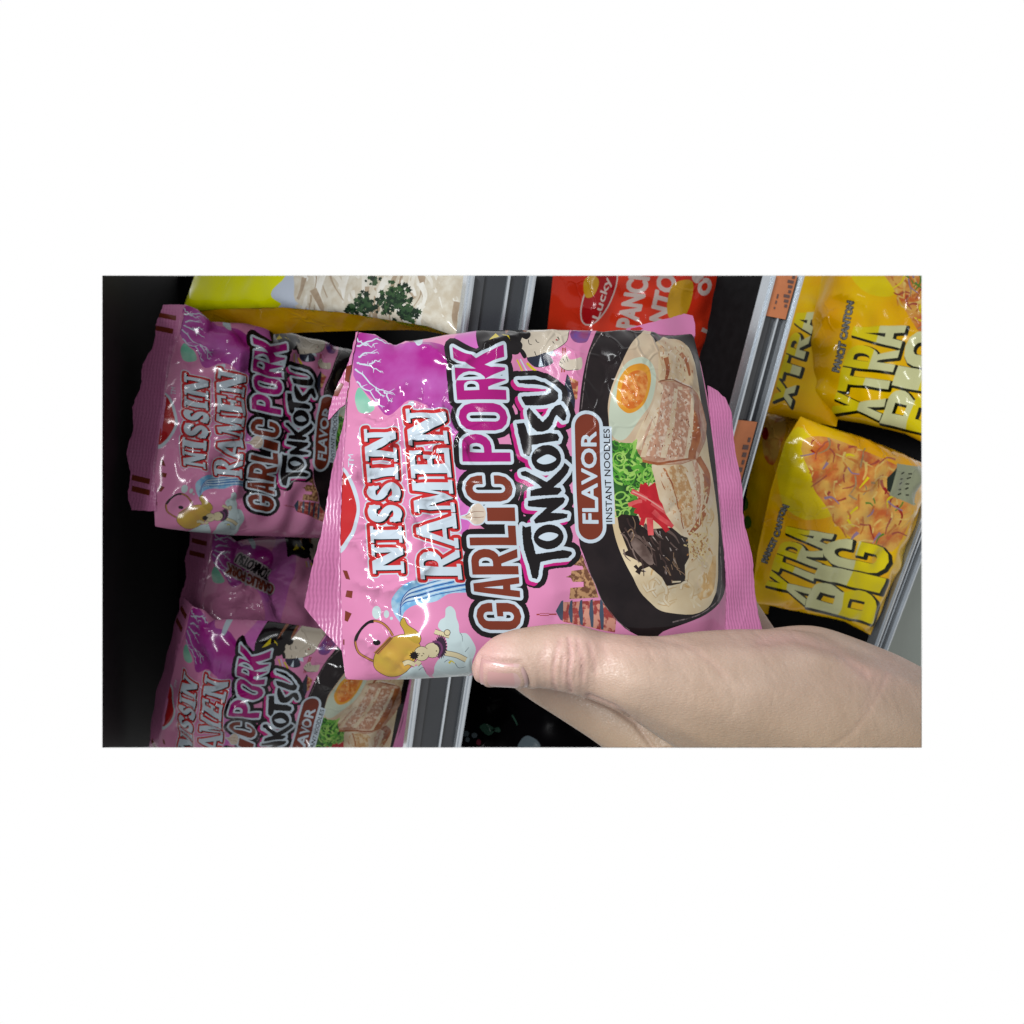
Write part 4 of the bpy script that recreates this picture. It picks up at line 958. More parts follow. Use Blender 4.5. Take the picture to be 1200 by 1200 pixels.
def shelf_packet(src, dst, d0, label, seed, pose=None, **k):
    O, R = pose if pose else fit_pose(src, dst, d0)
    s = Surf(O, R[:, 0], R[:, 1], front.left, front.right, front.top, front.bottom, H0=.014, rs=.017, re=.034, seed=seed, wav=k.get('wav', .0015),
             creases=[(np.array(c), a, w) for c, a, w in k.get('cr', ())] + rand_creases(seed))
    s.outline = front.outline
    r = empty('noodle_packet', s.frame(), label, 'noodle packet', 'pink noodle packets on the shelf')
    build_front(s, k.get('pmap', PMAP), PR, r, ORDER)
    build_back(s, PINK, r)
    u = np.linspace(-.058, .058, 24)
    w = k.get('seal', .010); L = s.left(u)
    o = np.concatenate([np.stack([u, L - .0008], 1), np.stack([u, L + w * (1 + .12 * np.sin(u * 55 + seed)) + .0008 * np.sin(u * 260 + seed)], 1)[::-1]])
    bend = k.get('bend', -1.1)
    marks = []
    for a in (-.050, -.044, .040, .048): marks.append(np.array([(a, np.interp(a, u, L) + .002), (a + .003, np.interp(a, u, L) + .002), (a + .005, np.interp(a, u, L) + .009), (a + .002, np.interp(a, u, L) + .009)]))
    sheet('top_seal', s, o, lambda q: bend * np.clip(q[:, 1] - s.left(q[:, 0]), 0, 1) + .0012 * np.sin(q[:, 0] * 130 + seed), [CRIMP, BRN], r, shapes=[(1, marks)], step=.003)
    Rr = s.right(u); o = np.concatenate([np.stack([u, Rr + .0008], 1)[::-1], np.stack([u, Rr - .014], 1)])
    s.root = r
    sheet('bottom_seal', s, o, lambda q: -.2 * np.clip(s.right(q[:, 0]) - q[:, 1], 0, 1) + .001 * np.sin(q[:, 0] * 150 + seed), [CRIMP], r, step=.003)
    return s

def decal(s, name, loops_px, mats_loops):
    """small print on a packet that already stands: a skin of ink a fifth of a millimetre above the film"""
    for nm, m, lp in mats_loops:
        L = [s.px2local(l) * 1000 for l in lp]; q, T, mt = planar(L, [], 1.5); q = q / 1000
        loc = s.local(q, .0003); tri_mesh(nm, loc, s.normals(q), T, mt, [m], s.root)
pA = shelf_packet([(437, 672), (613, 735), (589, 408), (710, 630), (603, 541), (541, 675), (521, 480), (622, 680)],
                  [(212, 547), (325, 598), (335, 403), (379, 550), (333, 484), (283, 554), (287, 443), (333, 574)], .40,
                  'pink noodle packet in the shade below the yellow edge, whole title readable', 21,
                  cr=[([(-.02, .05), (.0, .035), (.03, .04)], .0014, .003), ([(.03, .06), (.04, .03), (.045, .0)], .0016, .004)])
pC = shelf_packet([(589, 408), (603, 541), (472, 481), (521, 480), (743, 455), (691, 483)],
                  [(320, 757), (312, 836), (235, 795), (267, 797), (407, 812), (365, 820)], .40,
                  'front pink noodle packet at bottom left, cut off below its egg picture', 22,
                  cr=[([(.03, .02), (.035, -.02), (.032, -.06)], .0016, .003), ([(.0, .05), (.02, .04), (.04, .05)], .0012, .003)])
# one more lies behind both, only its upper rim and the lady's head showing
O = pA.O + M3 @ np.array([-.010, -.127, -.058])
pD = shelf_packet(None, None, 0, 'pink noodle packet wedged behind, only a strip showing between two others', 23, pmap=PMAP_PLAIN, pose=(O, np.stack([pA.U, pA.V, pA.N], 1)))

g1 = typed('GARLIC PORK', [(325, 686), (268, 660), (321, 697), (263, 671)], .6); g2 = typed('TONKOTSU', [(322, 670), (282, 648), (318, 680), (278, 658)], .6)
decal(pD, 'small_lettering', None, [('small_lettering', film('dim_grey_ink', (196, 180, 184)), grow(g1, 1.6)), ('small_lettering', film('dim_grey_ink', 0), grow(g2, 1.6))])
pD2 = pD
def decal2(loops, m):
    q, T, mt = planar([pD.px2local(l) * 1000 for l in loops], [], 1.5); q = q / 1000; tri_mesh('small_lettering', pD.local(q, .0006), pD.normals(q), T, mt, [m], pD.root)
decal2(g1, BRN); decal2(g2, BLK)
# ------------------------------------------------------------------ other packets
def other_packet(name, label, corners, d, left, right, top, bottom, inks, base, order, group=None, H0=.012, rs=.014, re=.02, seed=1, wav=.0006, step=1.8, cr=(), back=True, seals=(), sealmat=None, tilt=None, cat='noodle packet'):
    s = make_surf(corners, d, left, right, top, bottom, H0=H0, rs=rs, re=re, seed=seed, wav=wav, creases=cr)
    P = Print(); P.ink(base, order[0], [s.outline]); P.shapes = []
    for m, g, l in inks: P.ink(m, g, l)
    sh = map_shapes(s, P.shapes)
    V, T, mt = planar([s.outline * 1000], sh, step)
    r = empty(name, s.frame(), label, cat, group)
    build_front(s, (V / 1000, T, mt), P, r, order)
    if back: build_back(s, base, r, depth=.010)
    for nm, pts, zf in seals: sheet(nm, s, s.px2local(pts, False), zf, [sealmat or base], r, step=.003)
    return s

# yellow and white packet at the top: face towards us, ochre side below
YF = film('yellow_film', (222, 226, 4), (214, 214, 4), scale=20, k=.30, spec=.05); OCH = film('ochre_film', (246, 190, 10), (232, 170, 8), scale=60, k=.42, spec=.05)
PALE = film('pale_film', (206, 216, 232), k=.25); NOO = film('pale_noodle_ink', (232, 226, 210), (214, 202, 180), scale=220, k=.25); NO3 = film('noodle_light_ink', (242, 240, 232), (228, 222, 208), scale=160, k=.27); NO2 = film('noodle_shadow_ink', (206, 186, 160), (184, 160, 134), scale=180, k=.22)
PAR = [film('parsley_dark_ink', (34, 62, 40), (24, 44, 32), scale=300), film('parsley_ink', (70, 104, 62), (46, 80, 50), scale=300)]
inks = [(PALE, 'noodle_print', [curve([(338, 300), (334, 323), (318, 345), (330, 356), (345, 366), (560, 400), (570, 300)], 4)]),
        (NOO, 'noodle_print', [curve([(345, 300), (344, 330), (352, 358), (420, 372), (560, 398), (570, 300)], 4)])]
rN = np.random.default_rng(31)
for k in range(90):
    c = np.array([rN.uniform(350, 545), rN.uniform(305, 385)]); t = rN.uniform(.9, 2.0); v = np.array([math.cos(t), math.sin(t)]) * rN.uniform(12, 28); w = np.array([-v[1], v[0]]) * rN.uniform(-.3, .3)
    inks.append(([NOO, NO2, NO3, NO2, NOO, NO3][k % 6], 'noodle_print', [stroke([c - v, c + w, c + v], rN.uniform(5, 9) * (.35 if k % 6 == 3 else 1), 3 if k % 6 != 3 else 1)]))
for cx, cy, n, R in ((428, 356, 60, 13), (462, 352, 130, 19), (438, 328, 16, 8), (478, 366, 50, 12), (412, 362, 16, 7)):
    for k in range(n):
        p = np.array([cx, cy]) + rN.normal(0, .42, 2) * R; a = np.arange(12) * 2 * np.pi / 12; rr = np.where(np.arange(12) % 2 == 0, 1, .6) * rN.uniform(2.2, 4.8) * rN.uniform(.7, 1.2, 12)
        inks.append((PAR[k % 2], 'parsley_print', [np.stack([p[0] + rr * np.cos(a), p[1] + rr * np.sin(a)], 1)]))
yw = other_packet('noodle_packet', 'yellow and white packet with noodle and parsley picture, at the top', [(232, 250), (545, 250), (545, 398), (216, 366)], .345,
    [(240, 240), (228, 323), (213, 366)], [(560, 240), (555, 330), (545, 398)], [(240, 240), (400, 240), (560, 240)],
    [(213, 366), (260, 362), (330, 360), (400, 366), (450, 374), (500, 382), (545, 398)],
    inks, YF, ['film', 'noodle_print', 'parsley_print'], H0=.004, rs=.006, re=.012, seed=7, wav=.0005)
# its side panel
e0 = [(213, 366), (260, 362), (330, 360), (400, 366), (450, 374), (500, 382), (545, 397)]; e1 = [(221, 399), (262, 396), (330, 391), (400, 388), (450, 387), (500, 388), (545, 399)]
A0 = curve(e0, 5); A1 = curve(e1, 5)
V = []; Fc = []
nrow = 7
for i in range(len(A0)):
    for j in range(nrow):
        t = j / (nrow - 1); p = A0[i] * (1 - t) + A1[i] * t
        D0 = ((yw.O - C0) @ yw.N) / (ray(*A0[i]) @ yw.N)
        V.append(at(p[0], p[1], D0 + .030 * t + .0012 * math.sin(i * .7 + j) * t))
for i in range(len(A0) - 1):
    for j in range(nrow - 1): a = i * nrow + j; Fc.append((a, a + 1, a + nrow + 1, a + nrow))
mw = yw.frame(); inv = mw.inverted()
me = bpy.data.meshes.new('side_panel'); me.from_pydata([(inv @ Vector(v))[:] for v in V], [], Fc); me.materials.append(OCH); me.polygons.foreach_set('use_smooth', [True] * len(Fc))
yroot = [o for o in COL.objects if o.type == 'EMPTY' and o.get('label', '').startswith('yellow and white')][0]
sp_ = link('side_panel', me, yroot); sp_['label'] = 'ochre side panel of the packet'

# red packet on the middle shelf
RF = film('red_film', (228, 60, 30), (212, 46, 24), scale=22, k=.25); RT = film('red_print_white', (238, 214, 206)); RD = film('red_logo', (196, 26, 32)); RY = film('red_print_yellow', (232, 176, 40))
lg = disc((702, 345), 15, 28, 38, .42)
inks = [(RT, 'logo_print', grow([lg], 1.6)), (RD, 'logo_print', [lg]), (RY, 'logo_print', blob([(684, 330), (694, 322), (702, 330), (696, 346), (686, 348)])),
        (RT, 'logo_print', typed('Lucky', [(704, 376), (719, 328), (694, 372), (709, 324)], .3)),
        (RT, 'title_lettering', typed('PANCIT', [(745, 385), (764, 312), (723, 382), (741, 309)], 1.3)),
        (RT, 'title_lettering', typed('CANTON', [(774, 416), (797, 305), (754, 411), (776, 300)], 1.3)),
        (RY, 'picture_print', blob([(782, 352), (790, 332), (812, 330), (808, 360), (796, 376), (784, 372)])),
        (RT, 'picture_print', [disc((826, 336), 8, 14, 11, .3), disc((818, 324), 7, 12, 8, .2)]), (RF, 'picture_print', [disc((826, 336), 3.5, 12, 5, .3)]),
        (RT, 'picture_print', [stroke([(822, 386), (834, 392), (842, 400)], 5, 3)])]
other_packet('noodle_packet', 'red packet with white title and oval badge, behind the held packet', [(655, 240), (850, 250), (822, 470), (640, 460)], .40,
    [(652, 230), (648, 323), (640, 400), (630, 480)], [(858, 235), (852, 323), (846, 375), (826, 430), (806, 480)], [(652, 230), (750, 228), (858, 235)], [(630, 480), (720, 484), (806, 480)],
    inks, RF, ['film', 'logo_print', 'title_lettering', 'picture_print'], H0=.016, rs=.02, re=.03, seed=9, wav=.0009,
    cr=[([(742, 318), (760, 330), (778, 345)], .0016, .003), ([(818, 382), (840, 395), (845, 404)], .0014, .003), ([(806, 412), (816, 408), (822, 400)], .0012, .003)])

# yellow packets on the lowest shelf
YL = film('golden_film', (246, 200, 4), (240, 172, 4), scale=26, k=.34, spec=.08); YB = film('block_letter_yellow', (226, 206, 20), k=.36, spec=.07); YWt = film('block_letter_pale', (214, 214, 160), k=.36, spec=.07); YD = film('block_letter_shadow', (40, 42, 14), k=.16); SIL = film('silver_ink', (196, 196, 190), (120, 120, 116), scale=900, lo=.45, hi=.55)
BRIGHT = film('bright_yellow_ink', (236, 214, 22), (226, 196, 18), scale=40, k=.36, spec=.07)
FRY = film('fried_noodle_ink', (236, 182, 84), (214, 106, 46), scale=90, k=.32, detail=6, lo=.42, hi=.62); FR2 = film('fried_light_ink', (246, 212, 120), (232, 180, 90), scale=200, k=.32); FR3 = film('fried_dark_ink', (196, 110, 40), (220, 140, 60), scale=200, k=.32); CHI = film('chili_ink', (204, 46, 34)); GRL = film('green_leaf_ink', (122, 172, 56)); ONI = film('onion_ink', (196, 160, 196)); PNK = film('ham_ink', (226, 120, 90), (214, 84, 60), scale=140)
def block(word, q, gap=.03):
    n = len(word); wd_ = {'I': .55}; tot = sum(wd_.get(c, 1) for c in word); x = 0; top = []; allg = []
    out = []
    for ch in word:
        w = wd_.get(ch, 1) / tot; a, b = x + w * gap, x + w * (1 - gap); x += w
        for l in SANS[ch]:
            l = subdiv(l, .12); l[:, 0] = a + l[:, 0] * (b - a); out.append(quad_map(q, l))
    return out
def halves(loops, q, f=.5, upper=True):
    """the part of the letters above (or below) the middle of the line"""
    B0, B1, T0, T1 = [np.asarray(c, float) for c in q]; m0 = B0 * (1 - f) + T0 * f; m1 = B1 * (1 - f) + T1 * f
    d = m1 - m0; n = np.array([-d[1], d[0]]); s = 1 if ((T0 - m0) @ n > 0) == upper else -1
    res = []
    for l in loops:
        out = []
        for a, b in zip(l, np.roll(l, -1, 0)):
            da, db = s * ((a - m0) @ n), s * ((b - m0) @ n)
            if da >= 0: out.append(a)
            if (da >= 0) != (db >= 0): out.append(a + (b - a) * da / (da - db))
        if len(out) > 2: res.append(np.array(out))
    return res
def yellow_inks(qx, qb, qs, pic, rng, small='PANCIT CANTON'):
    ink = []
    if pic:
        ink.append((FRY, 'noodle_print', blob(pic)))
        c = np.mean(pic, 0)
        P_ = np.array(pic)
        for k in range(170):
            p = P_.min(0) + rng.random(2) * (P_.max(0) - P_.min(0))
            if not inside(np.array([p]), [P_])[0]: continue
            t = rng.uniform(0, 3.14); v = np.array([math.cos(t), math.sin(t)]) * rng.uniform(3, 12); w = np.array([-v[1], v[0]]) * rng.uniform(-.5, .5)
            m = [YB, FRY, FR2, PNK, FR3, FR2, TN2, FRY, FR3, CHI, FR2, PNK, GRL, FR3, ONI][k % 15]
            ink.append((m, 'noodle_print', [stroke([p - v, p + w, p + v], rng.uniform(1.6, 4), 1.2)]))
    for q, wrd in ((qx, 'XTRA'), (qb, 'BIG')):
        if q is None: continue
        L = block(wrd, q)
        ink.append((YD, 'title_lettering', grow([l + (2.0, 1.8) for l in L], 1.9)))
        ink.append((YB, 'title_lettering', L)); ink.append((YWt, 'title_lettering', halves(L, q, .5, wrd == 'BIG')))
    if qs: ink.append((YD, 'title_lettering', grow(typed(small, qs, .2), .9))); ink.append((SIL, 'title_lettering', typed(small, qs, .5)))
    return ink
rY = np.random.default_rng(8)
q1 = [(1030, 494), (1063, 381), (973, 486), (1003, 374)]; b1 = [(1092, 512), (1128, 392), (1030, 497), (1068, 383)]; s1 = [(984, 437), (1001, 355), (976, 435), (993, 353)]
i1 = [(BRIGHT, 'film', blob([(990, 300), (1040, 300), (1050, 345), (1010, 340)]))] + yellow_inks(q1, b1, s1, [(1030, 300), (1110, 290), (1130, 380), (1085, 392), (1068, 375), (1055, 352), (1045, 335)], rY)
GY = 'yellow packets on the lowest shelf'
yo = ['film', 'noodle_print', 'title_lettering']
other_packet('noodle_packet', 'yellow packet with big block title at the top right corner', [(960, 290), (1150, 300), (1110, 520), (925, 478)], .43,
    [(975, 270), (963, 323), (951, 380), (941, 430), (931, 472), (924, 484)], [(1165, 270), (1150, 380), (1105, 530)], [(975, 270), (1060, 266), (1165, 270)], [(924, 484), (960, 488), (1010, 496), (1060, 508), (1105, 530)],
    i1, YL, yo, GY, H0=.014, rs=.016, re=.022, seed=12, wav=.001, step=2.2,
    cr=[([(980, 352), (1000, 356), (1020, 366)], .0014, .003), ([(962, 400), (972, 380), (985, 372)], .0014, .003), ([(985, 478), (1000, 465), (1020, 460)], .0012, .003), ([(930, 478), (960, 465), (980, 448)], .0016, .004)],
    seals=[('side_seal', [(926, 470), (914, 479), (918, 486), (940, 490), (950, 486)], lambda q: q[:, 0] * 0 + .0005)])
q2 = [(941, 709), (977, 625), (896, 686), (924, 611)]; b2 = [(1020, 731), (1047, 641), (941, 711), (973, 627)]; s2 = [(899, 660), (925, 594), (893, 658), (919, 592)]
i2 = [(BRIGHT, 'film', blob([(912, 540), (935, 500), (960, 530), (985, 590), (950, 610), (918, 590)]))] + yellow_inks(q2, b2, s2, [(940, 518), (968, 512), (1012, 528), (1050, 545), (1072, 560), (1064, 610), (1046, 645), (1015, 640), (988, 622), (968, 596), (950, 560)], rY)
i2 += [(film('flag_green_ink', (40, 56, 44)), 'noodle_print', [np.array([(1040, 560), (1052, 542), (1052, 585), (1040, 575)])]), (film('flag_pale_ink', (198, 204, 166)), 'noodle_print', [np.array([(1050, 543), (1078, 546), (1070, 592), (1042, 580)])]),
       (YD, 'noodle_print', [stroke([(1052 + 9 * j + i * .8, 580 - i * 6.2), (1056 + 9 * j + i * .8, 578 - i * 6.2 + 2 * ((i + j) % 2))], 1.6) for i in range(5) for j in range(2)])]
other_packet('noodle_packet', 'yellow packet with fried noodle picture, directly above the wrist', [(938, 488), (1085, 540), (1020, 742), (880, 706)], .43,
    [(938, 488), (920, 518), (903, 575), (888, 645), (880, 706)], [(1086, 545), (1078, 598), (1048, 678), (1020, 744)], [(938, 488), (970, 500), (1010, 512), (1050, 528), (1086, 545)], [(880, 706), (930, 714), (985, 726), (1020, 744)],
    i2, YL, yo, GY, H0=.014, rs=.014, re=.02, seed=14, wav=.001, step=2.0,
    cr=[([(930, 535), (938, 520), (955, 515)], .0014, .003), ([(955, 560), (985, 585), (975, 590)], .0012, .003), ([(900, 690), (930, 700), (960, 702)], .0014, .004)])
q3 = [(926, 478), (958, 365), (905, 471), (936, 358)]
other_packet('noodle_packet', 'shaded yellow packet tucked behind its neighbour beside the upper price tag', [(940, 280), (1000, 290), (960, 490), (893, 476)], .47,
    [(950, 260), (938, 323), (918, 400), (898, 470), (892, 482)], [(1040, 260), (1000, 400), (980, 500)], [(950, 260), (1000, 258), (1040, 260)], [(892, 482), (930, 490), (980, 500)],
    yellow_inks(q3, None, None, None, rY), YL, ['film', 'title_lettering'], GY, H0=.008, rs=.012, re=.016, seed=15, step=2.5)
i4 = [(FRY, 'noodle_print', blob([(898, 492), (920, 492), (916, 520), (905, 545), (894, 530)])), (CHI, 'noodle_print', [disc((897, 508), 4, 8, 8)]), (GRL, 'noodle_print', [disc((872, 590), 5, 10, 9), disc((876, 612), 5, 10, 8)])]
other_packet('noodle_packet', 'shaded yellow packet partly hidden behind the pink bottom seal', [(892, 486), (935, 492), (890, 716), (850, 700)], .47,
    [(894, 484), (880, 550), (868, 620), (855, 705)], [(950, 490), (920, 600), (900, 720)], [(894, 484), (920, 486), (950, 490)], [(855, 705), (880, 714), (900, 720)],
    i4, YL, ['film', 'noodle_print'], GY, H0=.008, rs=.012, re=.016, seed=16, step=2.5)

# dark packet in the gloom below the thumb: shade is put into its inks
DKF = film('gloom_dark_film', (22, 20, 24), (14, 13, 16), scale=40, k=.1, spec=.02, crinkle=.4); DG = film('gloom_green_ink', (70, 110, 92), k=.12, spec=.03); DW = film('gloom_white_ink', (150, 170, 180), k=.08, spec=.03); DR = film('gloom_red_ink', (150, 60, 80), k=.12, spec=.03)
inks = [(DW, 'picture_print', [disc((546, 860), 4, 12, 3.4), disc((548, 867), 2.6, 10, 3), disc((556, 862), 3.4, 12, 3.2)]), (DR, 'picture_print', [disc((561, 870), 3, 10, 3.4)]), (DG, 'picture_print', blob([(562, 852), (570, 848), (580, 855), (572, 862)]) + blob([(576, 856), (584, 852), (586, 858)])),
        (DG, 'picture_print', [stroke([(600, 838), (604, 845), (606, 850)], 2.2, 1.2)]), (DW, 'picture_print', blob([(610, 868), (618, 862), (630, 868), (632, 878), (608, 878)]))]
other_packet('snack_packet', 'dark packet with faint fruit print in the dark gap below the thumb', [(540, 790), (720, 790), (720, 930), (525, 930)], .43,
    [(545, 780), (535, 860), (525, 940)], [(730, 780), (728, 860), (725, 940)], [(545, 780), (640, 776), (730, 780)], [(525, 940), (640, 944), (725, 940)],
    inks, DKF, ['film', 'picture_print'], H0=.012, rs=.02, re=.02, seed=19, step=3, cat='snack packet')
# ------------------------------------------------------------------ the hand
def pdepth(px, py): return float(((front.O - C0) @ front.N) / (ray(px, py) @ front.N))
def skin_material():
    m = bpy.data.materials.new('skin'); m.use_nodes = True; nt = m.node_tree; nd = nt.nodes; ln = nt.links; b = nd['Principled BSDF']
    b.inputs['Roughness'].default_value = .48; b.inputs['Specular IOR Level'].default_value = .2
    b.inputs['Subsurface Weight'].default_value = .08; b.inputs['Subsurface Radius'].default_value = (.006, .0025, .0015); b.inputs['Subsurface Scale'].default_value = .5
    at_ = nd.new('ShaderNodeAttribute'); at_.attribute_name = 'redness'
    tc = nd.new('ShaderNodeTexCoord'); nz = nd.new('ShaderNodeTexNoise'); nz.inputs['Scale'].default_value = 55; nz.inputs['Detail'].default_value = 6; ln.new(tc.outputs['Object'], nz.inputs['Vector'])
    rp = nd.new('ShaderNodeValToRGB'); rp.color_ramp.elements[0].position = .35; rp.color_ramp.elements[1].position = .68
    rp.color_ramp.elements[0].color = (.132, .092, .068, 1); rp.color_ramp.elements[1].color = (.160, .116, .090, 1)
    ln.new(nz.outputs['Fac'], rp.inputs['Fac'])
    mx = nd.new('ShaderNodeMix'); mx.data_type = 'RGBA'; ln.new(at_.outputs['Fac'], mx.inputs['Factor'])
    ln.new(rp.outputs['Color'], mx.inputs[6]); mx.inputs[7].default_value = (.175, .100, .092, 1)
    a2 = nd.new('ShaderNodeAttribute'); a2.attribute_name = 'tan'
    m2 = nd.new('ShaderNodeMix'); m2.data_type = 'RGBA'; ln.new(a2.outputs['Fac'], m2.inputs['Factor']); ln.new(mx.outputs[2], m2.inputs[6]); m2.inputs[7].default_value = (.124, .088, .058, 1)
    sp2 = nd.new('ShaderNodeTexNoise'); sp2.inputs['Scale'].default_value = 1500; sp2.inputs['Detail'].default_value = 2; ln.new(tc.outputs['Object'], sp2.inputs['Vector'])
    rs = nd.new('ShaderNodeMapRange'); rs.inputs['From Min'].default_value = .35; rs.inputs['From Max'].default_value = .65; rs.inputs['To Min'].default_value = .42; rs.inputs['To Max'].default_value = .68
    ln.new(sp2.outputs['Fac'], rs.inputs['Value']); ln.new(rs.outputs[0], b.inputs['Roughness'])
    ln.new(m2.outputs[2], b.inputs['Base Color'])
    vo = nd.new('ShaderNodeTexVoronoi'); vo.inputs['Scale'].default_value = 1100; vo.feature = 'DISTANCE_TO_EDGE'
    n2 = nd.new('ShaderNodeTexNoise'); n2.inputs['Scale'].default_value = 260; n2.inputs['Detail'].default_value = 5
    mp = nd.new('ShaderNodeMapping'); mp.inputs['Scale'].default_value = (1, 1, .45); ln.new(tc.outputs['Object'], mp.inputs['Vector'])
    ln.new(mp.outputs['Vector'], vo.inputs['Vector']); ln.new(tc.outputs['Object'], n2.inputs['Vector'])
    ad = nd.new('ShaderNodeMath'); ad.operation = 'MULTIPLY_ADD'; ad.inputs[1].default_value = .6; ln.new(vo.outputs['Distance'], ad.inputs[0]); ln.new(n2.outputs['Fac'], ad.inputs[2])
    bp = nd.new('ShaderNodeBump'); bp.inputs['Strength'].default_value = .42; bp.inputs['Distance'].default_value = .0005
    ln.new(ad.outputs[0], bp.inputs['Height']); ln.new(bp.outputs['Normal'], b.inputs['Normal'])
    return m
SKIN = skin_material()
NAIL = plain('nail', (224, 172, 168), rough=.3, spec=.3, k=.2, noise=.03, scale=120)
NAIL2 = plain('nail_moon', (226, 186, 180), rough=.3, spec=.3, k=.2, noise=.02)
def chain(bm, pts, n=10):
    """smooth tapered limb: pts = (px, py, depth, radius in px)"""
    P = curve([(p[0], p[1], p[2] * 1000, p[3]) for p in pts], n)
    for px, py, d, r in P:
        d /= 1000; BALLS.append(ICO * (r * d / F) + at(px, py, d))
BALLS = []
_b = bmesh.new(); bmesh.ops.create_icosphere(_b, subdivisions=2, radius=1); ICO = np.array([v.co[:] for v in _b.verts]); ICOF = np.array([[v.index for v in f.verts] for f in _b.faces]); _b.free()
tb = lambda px, py, r, over=0.0: (px, py, pdepth(px, py) - r * .21 / F - over, r)
bm = None
thumb = [tb(575, 781, 25, .001), tb(588, 774, 32, .0005), tb(610, 771, 36, .0005), tb(640, 769, 38, .001), tb(668, 771, 41, .002), tb(700, 780, 41, .001), (735, 789, .208, 46), (775, 800, .212, 56), (825, 812, .219, 74), (880, 824, .227, 88), (945, 846, .236, 106), (1020, 886, .246, 118), (1100, 935, .256, 128), (1180, 985, .266, 135)]
chain(bm, thumb, 12)
chain(bm, [(850, 806, .232, 62), (900, 798, .240, 62), (950, 800, .246, 68), (1000, 822, .250, 74), (1040, 850, .254, 82), (1120, 900, .262, 100)], 12)
# palm and index finger showing under the thumb, then behind the packet
chain(bm, [(900, 905, .240, 80), (820, 893, .238, 60), (765, 868, .240, 44), (716, 836, .244, 39), (670, 808, .250, 37), (628, 784, .257, 34), (590, 752, .264, 32), (560, 705, .268, 30), (545, 660, .268, 27)], 10)
chain(bm, [(900, 880, .252, 60), (830, 830, .260, 42), (770, 770, .268, 38), (710, 700, .274, 36), (665, 630, .276, 33), (645, 570, .274, 28)], 10)
chain(bm, [(930, 870, .260, 60), (880, 800, .270, 40), (830, 735, .277, 36), (780, 665, .281, 33), (745, 600, .281, 30), (735, 550, .278, 26)], 10)
chain(bm, [(950, 850, .268, 50), (900, 780, .278, 34), (865, 725, .284, 30), (835, 670, .287, 27), (815, 625, .286, 24)], 10)
me0 = bpy.data.meshes.new('h0'); me0.from_pydata(np.concatenate(BALLS).tolist(), [], np.concatenate([ICOF + i * len(ICO) for i in range(len(BALLS))]).tolist())
o0 = bpy.data.objects.new('h0', me0); COL.objects.link(o0)
md = o0.modifiers.new('r', 'REMESH'); md.mode = 'VOXEL'; md.voxel_size = .0010
ms = o0.modifiers.new('s', 'SMOOTH'); ms.factor = .6; ms.iterations = 22
me1 = bpy.data.meshes.new_from_object(o0.evaluated_get(bpy.context.evaluated_depsgraph_get()))
bpy.data.objects.remove(o0); bpy.data.meshes.remove(me0)
n = len(me1.vertices); V = np.empty(n * 3); me1.vertices.foreach_get('co', V); V = V.reshape(-1, 3)
Nv = np.empty(n * 3); me1.vertex_normals.foreach_get('vector', Nv); Nv = Nv.reshape(-1, 3)
pp = proj(V); facing = ((C0 - V) * Nv).sum(1) / np.linalg.norm(C0 - V, axis=1)
front_side = facing > .02
disp = np.zeros(n); red = np.zeros(n)
def seg_dist(P, pts):
    d = np.full(len(P), 1e9)
    for a, b in zip(pts[:-1], pts[1:]):
        t = b - a; k = np.clip(((P - a) @ t) / (t @ t), 0, 1); d = np.minimum(d, np.linalg.norm(P - a - k[:, None] * t, axis=1))
    return d
for pts, amp, w in (([(657, 750), (650, 775), (648, 795), (651, 808)], .0006, 1.6), ([(667, 748), (670, 770), (666, 790), (669, 810)], .0008, 1.7), ([(661, 768), (659, 785), (661, 800)], .0004, 1.5),
                    ([(677, 750), (682, 772), (683, 796)], .0006, 1.6), ([(690, 753), (697, 775), (698, 790)], .0004, 1.5), ([(641, 752), (637, 772), (639, 786)], .0003, 1.5), ([(634, 764), (632, 778)], .0002, 1.4), ([(706, 756), (715, 778)], .0002, 1.8),
                    ([(768, 747), (790, 752), (815, 762), (836, 778), (850, 792)], .0002, 3), ([(1040, 790), (1030, 812), (1018, 834), (1000, 858), (975, 876)], .0003, 2.2), ([(1028, 792), (1020, 815), (1010, 835)], .0002, 2),
                    ([(890, 752), (930, 748), (980, 762), (1015, 790)], .0005, 5), ([(690, 816), (720, 829), (745, 848), (765, 876)], .0009, 3)):
    d = seg_dist(pp, np.array(pts, float)); disp -= amp * np.exp(-(d / w) ** 2) * front_side; red += min(1, amp / .0008) * .45 * np.exp(-(d / (w * 1.6)) ** 2) * front_side
rH = np.random.default_rng(6)
for k in range(120):                                  # fine skin lines running across the thumb and the heel of the hand
    c = np.array([rH.uniform(690, 1070), rH.uniform(745, 872)]); t = rH.normal(1.15, .3); v = np.array([math.cos(t), math.sin(t)]) * rH.uniform(4, 16)
    d = seg_dist(pp, np.array([c - v, c + rH.normal(0, 1.5, 2), c + v])); disp -= rH.uniform(.00006, .00018) * np.exp(-(d / 1.2) ** 2) * front_side
